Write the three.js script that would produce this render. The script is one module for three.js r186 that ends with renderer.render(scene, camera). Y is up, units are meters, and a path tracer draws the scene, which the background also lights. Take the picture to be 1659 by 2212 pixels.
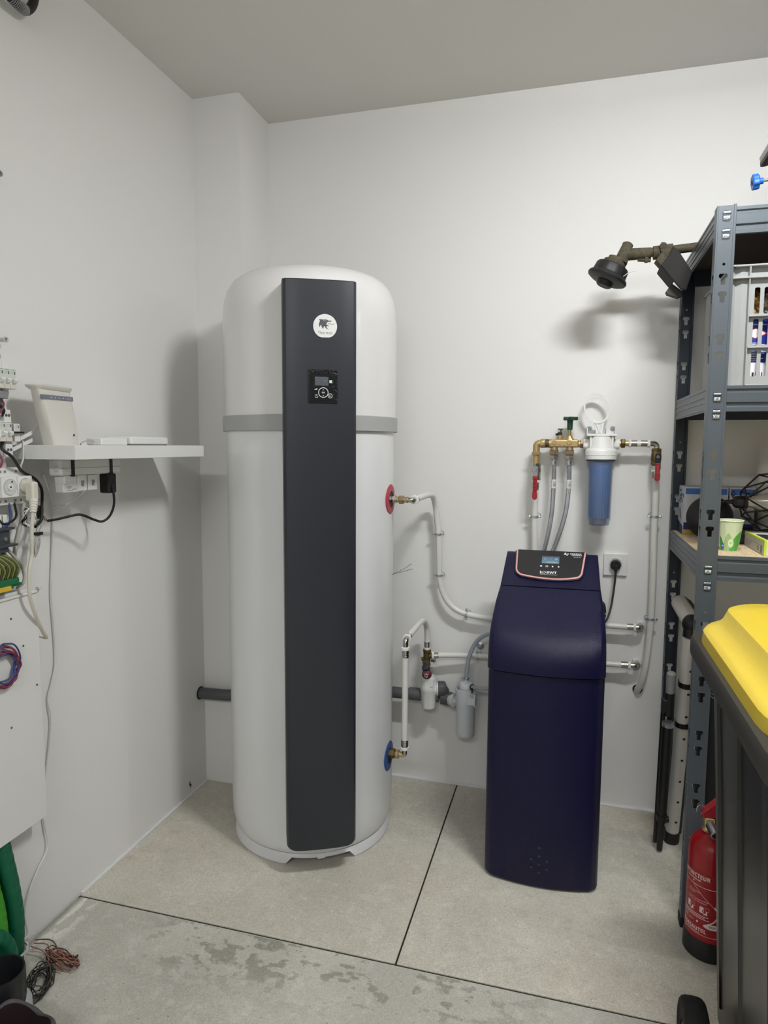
import * as THREE from 'three';
import { RoundedBoxGeometry } from 'three/addons/geometries/RoundedBoxGeometry.js';
import { mergeGeometries, toCreasedNormals } from 'three/addons/utils/BufferGeometryUtils.js';
import { RectAreaLightUniformsLib } from 'three/addons/lights/RectAreaLightUniformsLib.js';

// ---------------------------------------------------------------- camera, lights, exposure
RectAreaLightUniformsLib.init();
const scene = new THREE.Scene();
scene.background = new THREE.Color(0x050505);
const camera = new THREE.PerspectiveCamera(74.474, 1659 / 2212, 0.05, 40);
camera.position.set(1.4204, 1.3819, 2.632);
camera.rotation.set(-0.098, 0.2719, 0.0055, 'YXZ');
const renderer = new THREE.WebGLRenderer({ antialias: true });
renderer.toneMapping = THREE.LinearToneMapping;
renderer.toneMappingExposure = 0.92;
renderer.shadowMap.enabled = true;
renderer.shadowMap.type = THREE.PCFSoftShadowMap;
// [x, y, z, length along x, width along z, strength]
const UNSEEN_LAMPS = [
  [1.86, 2.60, 1.39, 0.5, 0.06, 305, 'unseen ceiling batten lamp nearest the water heater, placed to cast the wall shadows'],  // out of view; length and width set for the shadow edges
  [5.1, 2.60, 0.8, 1.25, 0.10, 50, 'unseen ceiling batten lamp at the far right, placed to light the floor from that side'],  // out of view; lights the floor and flanks from the right
  [1.3, 2.60, 4.3, 1.25, 0.10, 82, 'added fill lamp behind the camera, out of view, lighting the front faces'],  // added fill behind the camera, brightens front faces and shadows
];
const LAMP_COLOR = new THREE.Color(0.972, 0.986, 1.0);

// ---------------------------------------------------------------- helpers
const V = (x, y, z) => new THREE.Vector3(x, y, z);
const used = {};
function numbered(n) { used[n] = (used[n] ?? -1) + 1; return used[n] ? n + '_' + String(used[n]).padStart(3, '0') : n; }
const origin = new Map();
function thing(name, label, category, pos = [0, 0, 0], opt = {}) {
  const o = new THREE.Group(); o.name = numbered(name); scene.add(o);
  o.position.set(...pos); if (opt.turn) o.rotation.y = opt.turn;
  o.userData = { label, category }; if (opt.group) o.userData.group = opt.group;
  origin.set(o, opt.local ? V(0, 0, 0) : V(...pos));
  return o;
}
function norm(g) {
  const h = g.index ? g.toNonIndexed() : g.clone();
  for (const k of Object.keys(h.attributes)) if (!['position', 'normal', 'uv'].includes(k)) h.deleteAttribute(k);
  if (!h.attributes.normal) h.computeVertexNormals();
  if (!h.attributes.uv) h.setAttribute('uv', new THREE.BufferAttribute(new Float32Array(h.attributes.position.count * 2), 2));
  h.morphAttributes = {}; h.clearGroups();
  return h;
}
function M(geos) { geos = Array.isArray(geos) ? geos.flat(3) : [geos]; return geos.length === 1 ? norm(geos[0]) : mergeGeometries(geos.map(norm)); }
function part(parent, name, geos, mat, label) {
  const g = M(geos); const o = origin.get(parent); if (!o) throw new Error('no origin for ' + name);
  g.translate(-o.x, -o.y, -o.z);
  const m = new THREE.Mesh(g, mat); m.name = name; parent.add(m); origin.set(m, o);
  if (label) m.userData.label = label;
  return m;
}
function struct(name, geos, mat, label) {
  const m = new THREE.Mesh(M(geos), mat); m.name = name; m.userData.kind = 'structure';
  if (label) m.userData.label = label;
  scene.add(m); origin.set(m, V(0, 0, 0)); return m;
}
function copy(src, [x, y, z], label, turn) {
  const c = src.clone(); c.name = numbered(src.name.replace(/_\d{3}$/, '')); c.position.set(x, y, z);
  if (turn !== undefined) c.rotation.y = turn;
  c.userData = { ...src.userData, label }; scene.add(c); return c;
}
// geometries ------------------------------------------------------
const box = (w, h, d, x = 0, y = 0, z = 0) => new THREE.BoxGeometry(w, h, d).translate(x, y, z);
const span = (x0, x1, y0, y1, z0, z1) => box(x1 - x0, y1 - y0, z1 - z0, (x0 + x1) / 2, (y0 + y1) / 2, (z0 + z1) / 2);
const rbox = (w, h, d, r, x = 0, y = 0, z = 0, s = 2) => new RoundedBoxGeometry(w, h, d, s, Math.min(r, w / 2.01, h / 2.01, d / 2.01)).translate(x, y, z);
const rspan = (x0, x1, y0, y1, z0, z1, r = 0.002) => rbox(x1 - x0, y1 - y0, z1 - z0, r, (x0 + x1) / 2, (y0 + y1) / 2, (z0 + z1) / 2);
function aim(g, dir, pos) { g.applyQuaternion(new THREE.Quaternion().setFromUnitVectors(V(0, 1, 0), dir.clone().normalize())); return g.translate(pos.x, pos.y, pos.z); }
const P3 = a => a.isVector3 ? a : V(...a);
// tapered cylinder between two points
function rod(a, b, r0, r1 = r0, seg = 20) { a = P3(a); b = P3(b); const d = b.clone().sub(a); return aim(new THREE.CylinderGeometry(r1, r0, d.length(), seg), d, a.clone().add(b).multiplyScalar(0.5)); }
function hex(a, b, r, n = 6) { a = P3(a); b = P3(b); const d = b.clone().sub(a); const L = d.length(), c = Math.min(0.12 * r, L * 0.2);
  const g = new THREE.LatheGeometry([[0, -L / 2], [r - c, -L / 2], [r, -L / 2 + c], [r, L / 2 - c], [r - c, L / 2], [0, L / 2]].map(p => new THREE.Vector2(...p)), n);
  return aim(toCreasedNormals(norm(g), 0.3), d, a.clone().add(b).multiplyScalar(0.5)); }
function lathe(prof, a, dir = [0, 1, 0], seg = 40, crease = 0.7) { // profile [radius, height along dir]
  const g = toCreasedNormals(norm(new THREE.LatheGeometry(prof.map(p => new THREE.Vector2(Math.max(p[0], 1e-5), p[1])), seg)), crease);
  return aim(g, P3(dir), P3(a)); }
function tube(pts, r, seg, rad = 10, closed = false) { pts = pts.map(P3); const c = new THREE.CatmullRomCurve3(pts, closed, 'centripetal'); return new THREE.TubeGeometry(c, seg || pts.length * 8, r, rad, closed); }
function bend(pts, r, R, rad = 14) { // straight runs joined by round bends
  pts = pts.map(P3); const path = new THREE.CurvePath(); let cur = pts[0].clone();
  for (let i = 1; i < pts.length - 1; i++) {
    const a = pts[i - 1].clone().sub(pts[i]), b = pts[i + 1].clone().sub(pts[i]);
    const rr = Math.min(Array.isArray(R) ? R[i - 1] : R, a.length() * 0.49, b.length() * 0.49);
    const p0 = pts[i].clone().add(a.normalize().multiplyScalar(rr)), p1 = pts[i].clone().add(b.normalize().multiplyScalar(rr));
    path.add(new THREE.LineCurve3(cur, p0));
    const k = 0.55; path.add(new THREE.CubicBezierCurve3(p0, p0.clone().lerp(pts[i], k), p1.clone().lerp(pts[i], k), p1)); cur = p1;
  }
  path.add(new THREE.LineCurve3(cur, pts[pts.length - 1]));
  const s = []; for (const c of path.curves) { const n = c.isLineCurve3 ? 3 : 10; for (let j = s.length ? 1 : 0; j <= n; j++) s.push(c.getPoint(j / n)); }
  return sweep(s, r, rad); }
function sweep(s, r, rad = 12, capped = true) { // tube through explicit points
  const n = s.length, ring = []; let T = s.map((p, i) => s[Math.min(i + 1, n - 1)].clone().sub(s[Math.max(i - 1, 0)]).normalize());
  let N = Math.abs(T[0].y) < 0.9 ? V(0, 1, 0) : V(1, 0, 0); N.sub(T[0].clone().multiplyScalar(N.dot(T[0]))).normalize();
  for (let i = 0; i < n; i++) { N.sub(T[i].clone().multiplyScalar(N.dot(T[i]))).normalize(); const B = T[i].clone().cross(N); const row = [];
    const ri = typeof r === 'function' ? r(i / (n - 1)) : r;
    for (let j = 0; j < rad; j++) { const a = j / rad * Math.PI * 2; row.push(s[i].clone().add(N.clone().multiplyScalar(Math.cos(a) * ri)).add(B.clone().multiplyScalar(Math.sin(a) * ri))); } ring.push(row); }
  const pos = [], nor = [], uv = [], idx = [];
  ring.forEach((row, i) => { for (let j = 0; j <= rad; j++) { const p = row[j % rad], q = p.clone().sub(s[i]).normalize(); pos.push(p.x, p.y, p.z); nor.push(q.x, q.y, q.z); uv.push(j / rad, i / (n - 1)); } });
  for (let i = 0; i < n - 1; i++) for (let j = 0; j < rad; j++) { const a = i * (rad + 1) + j, b = a + rad + 1; idx.push(a, a + 1, b + 1, a, b + 1, b); }
  if (capped) for (const [i, d] of [[0, -1], [n - 1, 1]]) { const c = pos.length / 3; pos.push(s[i].x, s[i].y, s[i].z); const t = T[i].clone().multiplyScalar(d); nor.push(t.x, t.y, t.z); uv.push(0, 0); ring[i].forEach(p => { pos.push(p.x, p.y, p.z); nor.push(t.x, t.y, t.z); uv.push(0, 0); }); for (let j = 0; j < rad; j++) { const a = c + 1 + j, b = c + 1 + (j + 1) % rad; d < 0 ? idx.push(c, b, a) : idx.push(c, a, b); } }
  const g = new THREE.BufferGeometry(); g.setAttribute('position', new THREE.Float32BufferAttribute(pos, 3)); g.setAttribute('normal', new THREE.Float32BufferAttribute(nor, 3)); g.setAttribute('uv', new THREE.Float32BufferAttribute(uv, 2)); g.setIndex(idx); return g; }
function loft(rows, closed = true, cap0 = true, cap1 = true, crease = 0.6) {
  const pos = [], uv = []; const n = rows[0].length, m = closed ? n : n - 1;
  const tri = (a, b, c, ua, ub, uc) => { for (const p of [a, b, c]) pos.push(p.x, p.y, p.z); uv.push(...ua, ...ub, ...uc); };
  for (let i = 0; i < rows.length - 1; i++) for (let j = 0; j < m; j++) {
    const k = (j + 1) % n, A = rows[i][j], B = rows[i][k], C = rows[i + 1][k], D = rows[i + 1][j];
    const u0 = j / m, u1 = (j + 1) / m, v0 = i / (rows.length - 1), v1 = (i + 1) / (rows.length - 1);
    tri(A, B, C, [u0, v0], [u1, v0], [u1, v1]); tri(A, C, D, [u0, v0], [u1, v1], [u0, v1]);
  }
  const cap = (row, flip) => { const c = V(0, 0, 0); row.forEach(p => c.add(p)); c.multiplyScalar(1 / n);
    for (let j = 0; j < n; j++) { const a = row[j], b = row[(j + 1) % n]; flip ? tri(c, a, b, [0, 0], [0, 0], [0, 0]) : tri(c, b, a, [0, 0], [0, 0], [0, 0]); } };
  if (closed && cap0) cap(rows[0], false); if (closed && cap1) cap(rows[rows.length - 1], true);
  const g = new THREE.BufferGeometry(); g.setAttribute('position', new THREE.Float32BufferAttribute(pos, 3)); g.setAttribute('uv', new THREE.Float32BufferAttribute(uv, 2));
  return toCreasedNormals(g, crease); }
function ext(pts, depth, bevel = 0, holes = [], curve = 12) {
  const s = pts instanceof THREE.Shape ? pts : new THREE.Shape(pts.map(p => new THREE.Vector2(...p)));
  for (const h of holes) s.holes.push(h instanceof THREE.Path ? h : new THREE.Path(h.map(p => new THREE.Vector2(...p))));
  return new THREE.ExtrudeGeometry(s, { depth: depth - 2 * bevel, bevelEnabled: bevel > 0, bevelSize: bevel, bevelThickness: bevel, bevelOffset: -bevel, bevelSegments: 2, curveSegments: curve }).translate(0, 0, bevel); }
function rrect(x0, x1, y0, y1, r, n = 5) { // rounded rectangle outline points, anticlockwise
  const o = []; const R = Array.isArray(r) ? r : [r, r, r, r]; // bl, br, tr, tl
  const c = [[x0 + R[0], y0 + R[0], R[0], Math.PI], [x1 - R[1], y0 + R[1], R[1], -Math.PI / 2], [x1 - R[2], y1 - R[2], R[2], 0], [x0 + R[3], y1 - R[3], R[3], Math.PI / 2]];
  for (const [cx, cy, q, a] of c) for (let i = 0; i <= n; i++) { const t = a + i / n * Math.PI / 2; o.push([cx + q * Math.cos(t), cy + q * Math.sin(t)]); }
  return o; }
const torus = (r, t, pos, dir = [0, 1, 0], seg = 36) => aim(new THREE.TorusGeometry(r, t, 10, seg).rotateX(Math.PI / 2), P3(dir), P3(pos));
const ball = (r, x, y, z, sx = 1, sy = 1, sz = 1) => new THREE.SphereGeometry(r, 20, 14).scale(sx, sy, sz).translate(x, y, z);
const rotY = (g, a) => g.rotateY(a);
function rng(s) { return () => { s |= 0; s = s + 0x6D2B79F5 | 0; let t = Math.imul(s ^ s >>> 15, 1 | s); t = t + Math.imul(t ^ t >>> 7, 61 | t) ^ t; return ((t ^ t >>> 14) >>> 0) / 4294967296; }; }
// textures --------------------------------------------------------
function h2(x, y, s) { let n = Math.imul(x, 374761393) + Math.imul(y, 668265263) + Math.imul(s, 974634777) | 0; n = Math.imul(n ^ n >>> 13, 1274126177); return ((n ^ n >>> 16) >>> 0) / 4294967296; }
function vn(x, y, s) { const xi = Math.floor(x), yi = Math.floor(y); let fx = x - xi, fy = y - yi; fx = fx * fx * (3 - 2 * fx); fy = fy * fy * (3 - 2 * fy);
  const a = h2(xi, yi, s), b = h2(xi + 1, yi, s), c = h2(xi, yi + 1, s), d = h2(xi + 1, yi + 1, s); return a + (b - a) * fx + (c - a) * fy + (a - b - c + d) * fx * fy; }
function fbm(x, y, s, o = 5) { let v = 0, a = 0.5, t = 0; for (let i = 0; i < o; i++) { v += a * vn(x, y, s + i); t += a; a *= 0.5; x *= 2.03; y *= 2.03; } return v / t; }
function dataTex(w, h, f, srgb = true) { const d = new Uint8Array(w * h * 4); for (let y = 0; y < h; y++) for (let x = 0; x < w; x++) { const c = f(x / w, y / h, x, y), i = (y * w + x) * 4; d[i] = c[0]; d[i + 1] = c[1]; d[i + 2] = c[2]; d[i + 3] = 255; }
  const t = new THREE.DataTexture(d, w, h); t.wrapS = t.wrapT = THREE.RepeatWrapping; t.magFilter = THREE.LinearFilter; t.minFilter = THREE.LinearMipmapLinearFilter; t.generateMipmaps = true; if (srgb) t.colorSpace = THREE.SRGBColorSpace; t.needsUpdate = true; return t; }
function canvasTex(w, h, draw) { const c = document.createElement('canvas'); c.width = w; c.height = h; const k = c.getContext('2d'); draw(k, w, h); const t = new THREE.CanvasTexture(c); t.colorSpace = THREE.SRGBColorSpace; t.anisotropy = 8; return t; }
const std = (color, roughness = 0.5, metalness = 0, o = {}) => new THREE.MeshStandardMaterial({ color, roughness, metalness, ...o });
const phys = (color, roughness = 0.5, metalness = 0, o = {}) => new THREE.MeshPhysicalMaterial({ color, roughness, metalness, ...o });
function planarUV(g, fx, fy) { const p = g.attributes.position, u = new Float32Array(p.count * 2); for (let i = 0; i < p.count; i++) { u[2 * i] = fx(p.getX(i), p.getY(i), p.getZ(i)); u[2 * i + 1] = fy(p.getX(i), p.getY(i), p.getZ(i)); } g.setAttribute('uv', new THREE.BufferAttribute(u, 2)); return g; }
function metreUV(g) { g = norm(g); const p = g.attributes.position, n = g.attributes.normal, u = new Float32Array(p.count * 2);
  for (let i = 0; i < p.count; i++) { const ax = Math.abs(n.getX(i)), ay = Math.abs(n.getY(i)), az = Math.abs(n.getZ(i)); const x = p.getX(i), y = p.getY(i), z = p.getZ(i); const q = ay > ax && ay > az ? [x, z] : ax > az ? [z, y] : [x, y]; u[2 * i] = q[0]; u[2 * i + 1] = q[1]; }
  g.setAttribute('uv', new THREE.BufferAttribute(u, 2)); return g; }

// ---------------------------------------------------------------- materials
const grainTex = dataTex(256, 256, (u, v, x, y) => { const q = 110 + 80 * h2(x, y, 5) + 50 * h2(x >> 1, y >> 1, 6); return [q, q, q]; }, false);
const wallBump = dataTex(512, 512, (u, v) => { const q = 255 * (0.55 * fbm(u * 6, v * 6, 11, 4) + 0.45 * fbm(u * 60, v * 60, 21, 3)); return [q, q, q]; }, false);
wallBump.repeat.set(1.2, 1.2);
const MT = {
  wall: std(0xe9e8e5, 0.82, 0, { bumpMap: wallBump, bumpScale: 0.0004 }),
  ceiling: std(0xdedcd8, 0.9, 0, { bumpMap: wallBump, bumpScale: 0.0004 }),
  unseenWallFar: std(0xc2c2c2, 0.8), unseenWallFront: std(0xa9abae, 0.6),  // unseen walls, greys set to tune the bounced light
  caulk: std(0xdfdfe0, 0.6),
  joint: std(0x24221f, 0.95),
  enamel: phys(0xe4e5e6, 0.34, 0, { clearcoat: 0.5, clearcoatRoughness: 0.12 }),
  enamelWarm: phys(0xe2e1e0, 0.32, 0, { clearcoat: 0.5, clearcoatRoughness: 0.12 }),
  band: std(0xa7a8a7, 0.5),
  foot: std(0xdedee0, 0.5),
  anthracite: phys(0x23262e, 0.42, 0, { clearcoat: 0.2, clearcoatRoughness: 0.35 }),
  blackGloss: phys(0x101113, 0.22, 0, { clearcoat: 0.6, clearcoatRoughness: 0.1 }),
  black: std(0x151517, 0.5), blackMatt: std(0x1c1c1e, 0.75), rubber: std(0x141414, 0.85),
  white: std(0xe6e6e3, 0.4), whiteWarm: std(0xd8d5cd, 0.45), whiteGloss: phys(0xe9e9e7, 0.25, 0, { clearcoat: 0.4 }), ivory: std(0xd9d5c7, 0.5),
  pipe: std(0xdddcd6, 0.36),
  nickel: std(0xb9b5aa, 0.22, 1), chrome: std(0xd4d6d8, 0.12, 1), steel: std(0xa9abac, 0.32, 1), zinc: std(0xb4b9bf, 0.32, 0.7),
  brass: std(0xbfa678, 0.4, 0.65), brassDark: std(0x6f6240, 0.45, 0.8), bronze: std(0xac9882, 0.33, 0.8), gold: std(0xc4b478, 0.28, 0.9),
  red: std(0x9c2029, 0.45), redDark: std(0x3a060c, 0.6), collarRed: std(0xb23a48, 0.45), collarBlue: std(0x1f4f93, 0.45), collarNavy: std(0x08112b, 0.6),
  green: std(0x12402c, 0.45), greenLeaf: std(0x1d6b44, 0.5), greenHose: std(0x10694a, 0.42), greenLime: std(0x49a52c, 0.45),
  greyPlastic: std(0x565759, 0.5), greyTrap: std(0xd2d5da, 0.42), greyLight: std(0xb9babb, 0.5), greyMid: std(0x8d8e8f, 0.5),
  clear: phys(0xdfe3e8, 0.12, 0, { transmission: 0.75, thickness: 0, ior: 1.4, transparent: false }),
  hoseClear: phys(0xc9ced6, 0.2, 0, { transmission: 0.55, thickness: 0, ior: 1.4 }),
  navy: phys(0x0d0b32, 0.37, 0, { specularIntensity: 0.62, bumpMap: grainTex, bumpScale: 0.0011 }),
  navyDark: phys(0x100f2e, 0.5, 0, { clearcoat: 0.15, clearcoatRoughness: 0.4 }),
  pink: std(0xe6aaa4, 0.4),
  shelfSteel: std(0x585f65, 0.4, 0.3), shelfSteelShaded: std(0x353c46, 0.45, 0.3), tab: std(0xc4c9cc, 0.25, 0.8),  // second, darker copy of the steel carries the shade at the back
  chip: null, crate: std(0x9b9d9c, 0.5), slot: std(0x2c2b29, 0.8),
  yellow: phys(0xdcc034, 0.42, 0, { clearcoat: 0.2 }), binBlack: phys(0x151411, 0.34, 0, { clearcoat: 0.2, clearcoatRoughness: 0.3 }), binRim: std(0x302e27, 0.5),
  blue: std(0x2a6fd0, 0.4),
  wireRed: std(0x84344a, 0.45), wireBlue: std(0x33457e, 0.45), wireBlack: std(0x1c1c1c, 0.5), wireOrange: std(0xa06a5a, 0.55), wireYG: std(0x858a45, 0.5), wireOlive: std(0x4d5230, 0.5), cordGrey: std(0xb8b6ad, 0.55),
};
MT.navy.bumpMap = grainTex.clone(); MT.navy.bumpMap.repeat.set(9, 9); MT.navy.bumpMap.needsUpdate = true;

// ---------------------------------------------------------------- the room
const RX = 7, RZ = 6, RH = 2.675, TH = 0.15;
struct('wall_left', metreUV(span(-TH, 0, -TH, RH, -TH, RZ)), MT.wall);
struct('wall_back', metreUV(span(0, RX, -TH, RH, -TH, 0)), MT.wall);
struct('unseen_wall_right', metreUV(span(RX, RX + TH, -TH, RH, -TH, RZ)), MT.unseenWallFar);  // out of view, its grey governs the bounce
struct('unseen_wall_front', metreUV(span(-TH, RX + TH, -TH, RH, RZ, RZ + TH)), MT.unseenWallFront);  // out of view behind the camera, grey chosen for the bounce
struct('ceiling', metreUV(span(-TH, RX + TH, RH, RH + TH, -TH, RZ + TH)), MT.ceiling);
struct('wall_pillar', metreUV(span(0, 0.1923, -0.06, RH, 0, 0.2538)), MT.wall, 'boxed white pillar in the corner behind the water heater');
// concrete: two slabs along the back wall, one in front of the joint
const lerp3 = (a, b, t) => [a[0] + (b[0] - a[0]) * t, a[1] + (b[1] - a[1]) * t, a[2] + (b[2] - a[2]) * t];
const sstep = (a, b, x) => { x = Math.min(1, Math.max(0, (x - a) / (b - a))); return x * x * (3 - 2 * x); };
const texRear = dataTex(1536, 768, (u, v, px, py) => {
  const X = u * 2.4, Z = v * 1.2;
  let c = lerp3([184, 180, 166], [210, 206, 192], fbm(X * 6, Z * 6, 3, 6));
  c = lerp3(c, [196, 182, 164], 0.25 * sstep(0.55, 0.75, fbm(X * 3.1, Z * 3.1, 40, 3)));
  c = lerp3(c, [222, 219, 210], 0.3 * sstep(0.55, 0.85, fbm(X * 34, Z * 34, 60, 4)));
  c = lerp3(c, [128, 122, 110], 0.13 * sstep(0.55, 0.85, fbm(X * 40, Z * 40, 70, 4)));
  const s = (h2(px, py, 9) - 0.5) * 26 + (h2(px >> 1, py >> 1, 19) - 0.5) * 18; let w = h2(px >> 1, py >> 1, 77) > 0.9985 ? 35 : 0; if (h2(px >> 1, py >> 1, 78) > 0.9988) w = -40;
  return c.map(q => Math.max(0, Math.min(255, q + s + w)));
});
const texFront = dataTex(1536, 1024, (u, v, px, py) => {
  const X = u * 2.4, Z = v * 1.6 + 1.014;
  let c = lerp3([172, 170, 159], [204, 202, 190], fbm(X * 5, Z * 5, 103, 6));
  const wet = 0.5 * fbm(X * 8 - Z * 3, Z * 17 + X * 3, 140, 6) + 0.5 * fbm(X * 38, Z * 62, 150, 5);
  const reg = sstep(0.22, 0.42, X) * (1 - sstep(1.15, 1.5, X)) * (1 - 0.85 * sstep(1.13 - 0.06 * X, 1.24, Z)) * (1 - sstep(1.3, 1.5, Z)); // stained strip along the joint
  c = lerp3(c, [124, 121, 109], 0.55 * reg * sstep(0.5, 0.56, wet));
  c = lerp3(c, [214, 212, 202], 0.35 * sstep(0.55, 0.8, fbm(X * 36, Z * 36, 160, 4)));
  c = lerp3(c, [228, 226, 216], 0.85 * sstep(0.012, 0.03, X) * (1 - sstep(0.05, 0.1, X)) * sstep(0.48, 0.56, fbm(X * 40, Z * 18, 170, 4)));
  c = lerp3(c, [118, 115, 100], 0.6 * (1 - sstep(0.0, 0.03, X)));
  const s = (h2(px, py, 29) - 0.5) * 22 + (h2(px >> 1, py >> 1, 39) - 0.5) * 16; let w = h2(px >> 1, py >> 1, 87) > 0.9988 ? -55 : 0;
  return c.map(q => Math.max(0, Math.min(255, q + s + w)));
});
const matRear = std(0xffffff, 0.72, 0, { map: texRear, bumpMap: texRear, bumpScale: 0.0006 });
const matFront = std(0xffffff, 0.66, 0, { map: texFront, bumpMap: texFront, bumpScale: 0.0008 });
const floor = struct('floor', span(0, RX, -TH, -0.03, 0, RZ), MT.joint);
const slabGeo = (x0, x1, z0, z1, zo, sz) => planarUV(norm(rspan(x0, x1, -0.03, 0, z0, z1, 0.0015)), (x) => x / 2.4, (x, y, z) => (z - zo) / sz);
part(floor, 'joint_filler', [span(0, RX, -0.03, -0.0035, 1.0035, 1.011), span(1.003, 1.009, -0.03, -0.0035, 0.004, 1.004)], MT.joint, 'dark joint between the slabs');
part(floor, 'slab', slabGeo(0.004, 1.0035, 0.004, 1.004, 0, 1.2), matRear, 'concrete slab under the water heater');
part(floor, 'slab', slabGeo(1.0085, RX, 0.004, 1.004, 0, 1.2), matRear, 'concrete slab under the blue cabinet');
part(floor, 'slab', slabGeo(0.006, RX, 1.0105, RZ, 1.014, 1.6), matFront, 'stained concrete slab in front of the joint');
{ // bead of filler along the foot of the walls
  const r = rng(5); const bead = (a, b, n) => { const s = []; for (let i = 0; i <= n; i++) { const p = P3(a).lerp(P3(b), i / n); s.push(p); } return sweep(s, () => 0.005 + 0.003 * r(), 6); };
  struct('trim_1', bead([0.0035, 0.002, 0.26], [0.0035, 0.002, 1.0], 60), MT.caulk, 'white filler bead along the left wall');
  struct('trim_2', bead([0.2, 0.002, 0.0035], [2.6, 0.002, 0.0035], 60), MT.caulk, 'white filler bead along the back wall');
}
// unseen battens, shape and strength set to light the room; third is added fill
for (const [x, y, z, w, d, I, label] of UNSEEN_LAMPS) {
  const t = thing('unseen_ceiling_lamp', label, 'lamp', [x, y, z]); const h = RH - 0.012 - y;
  part(t, 'housing', rspan(x - w / 2 - 0.012, x + w / 2 + 0.012, y + h, RH, z - d / 2 - 0.004, z + d / 2 + 0.004, 0.003), MT.white);
  part(t, 'diffuser', rspan(x - w / 2, x + w / 2, y + 0.004, y + h, z - d / 2 + 0.003, z + d / 2 - 0.003, 0.006), std(0xffffff, 0.5, 0, { emissive: 0xffffff, emissiveIntensity: 1.2 }));
  const face = (px, py, pz, ww, hh, tx, ty, tz) => { const L = new THREE.RectAreaLight(LAMP_COLOR, ty ? I : I * 4.5 * d, ww, hh); L.position.set(px, py, pz); L.lookAt(px + tx, py + ty, pz + tz); L.name = numbered('unseen_lamp_light'); scene.add(L); };
  face(x, y, z, w, d, 0, -1, 0.0001); face(x, y + h / 2, z - d / 2, w, h, 0, 0, -1); face(x, y + h / 2, z + d / 2, w, h, 0, 0, 1);
  face(x - w / 2 - 0.001, y + h / 2, z, d, h, -1, 0, 0); face(x + w / 2 + 0.001, y + h / 2, z, d, h, 1, 0, 0);
}

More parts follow.
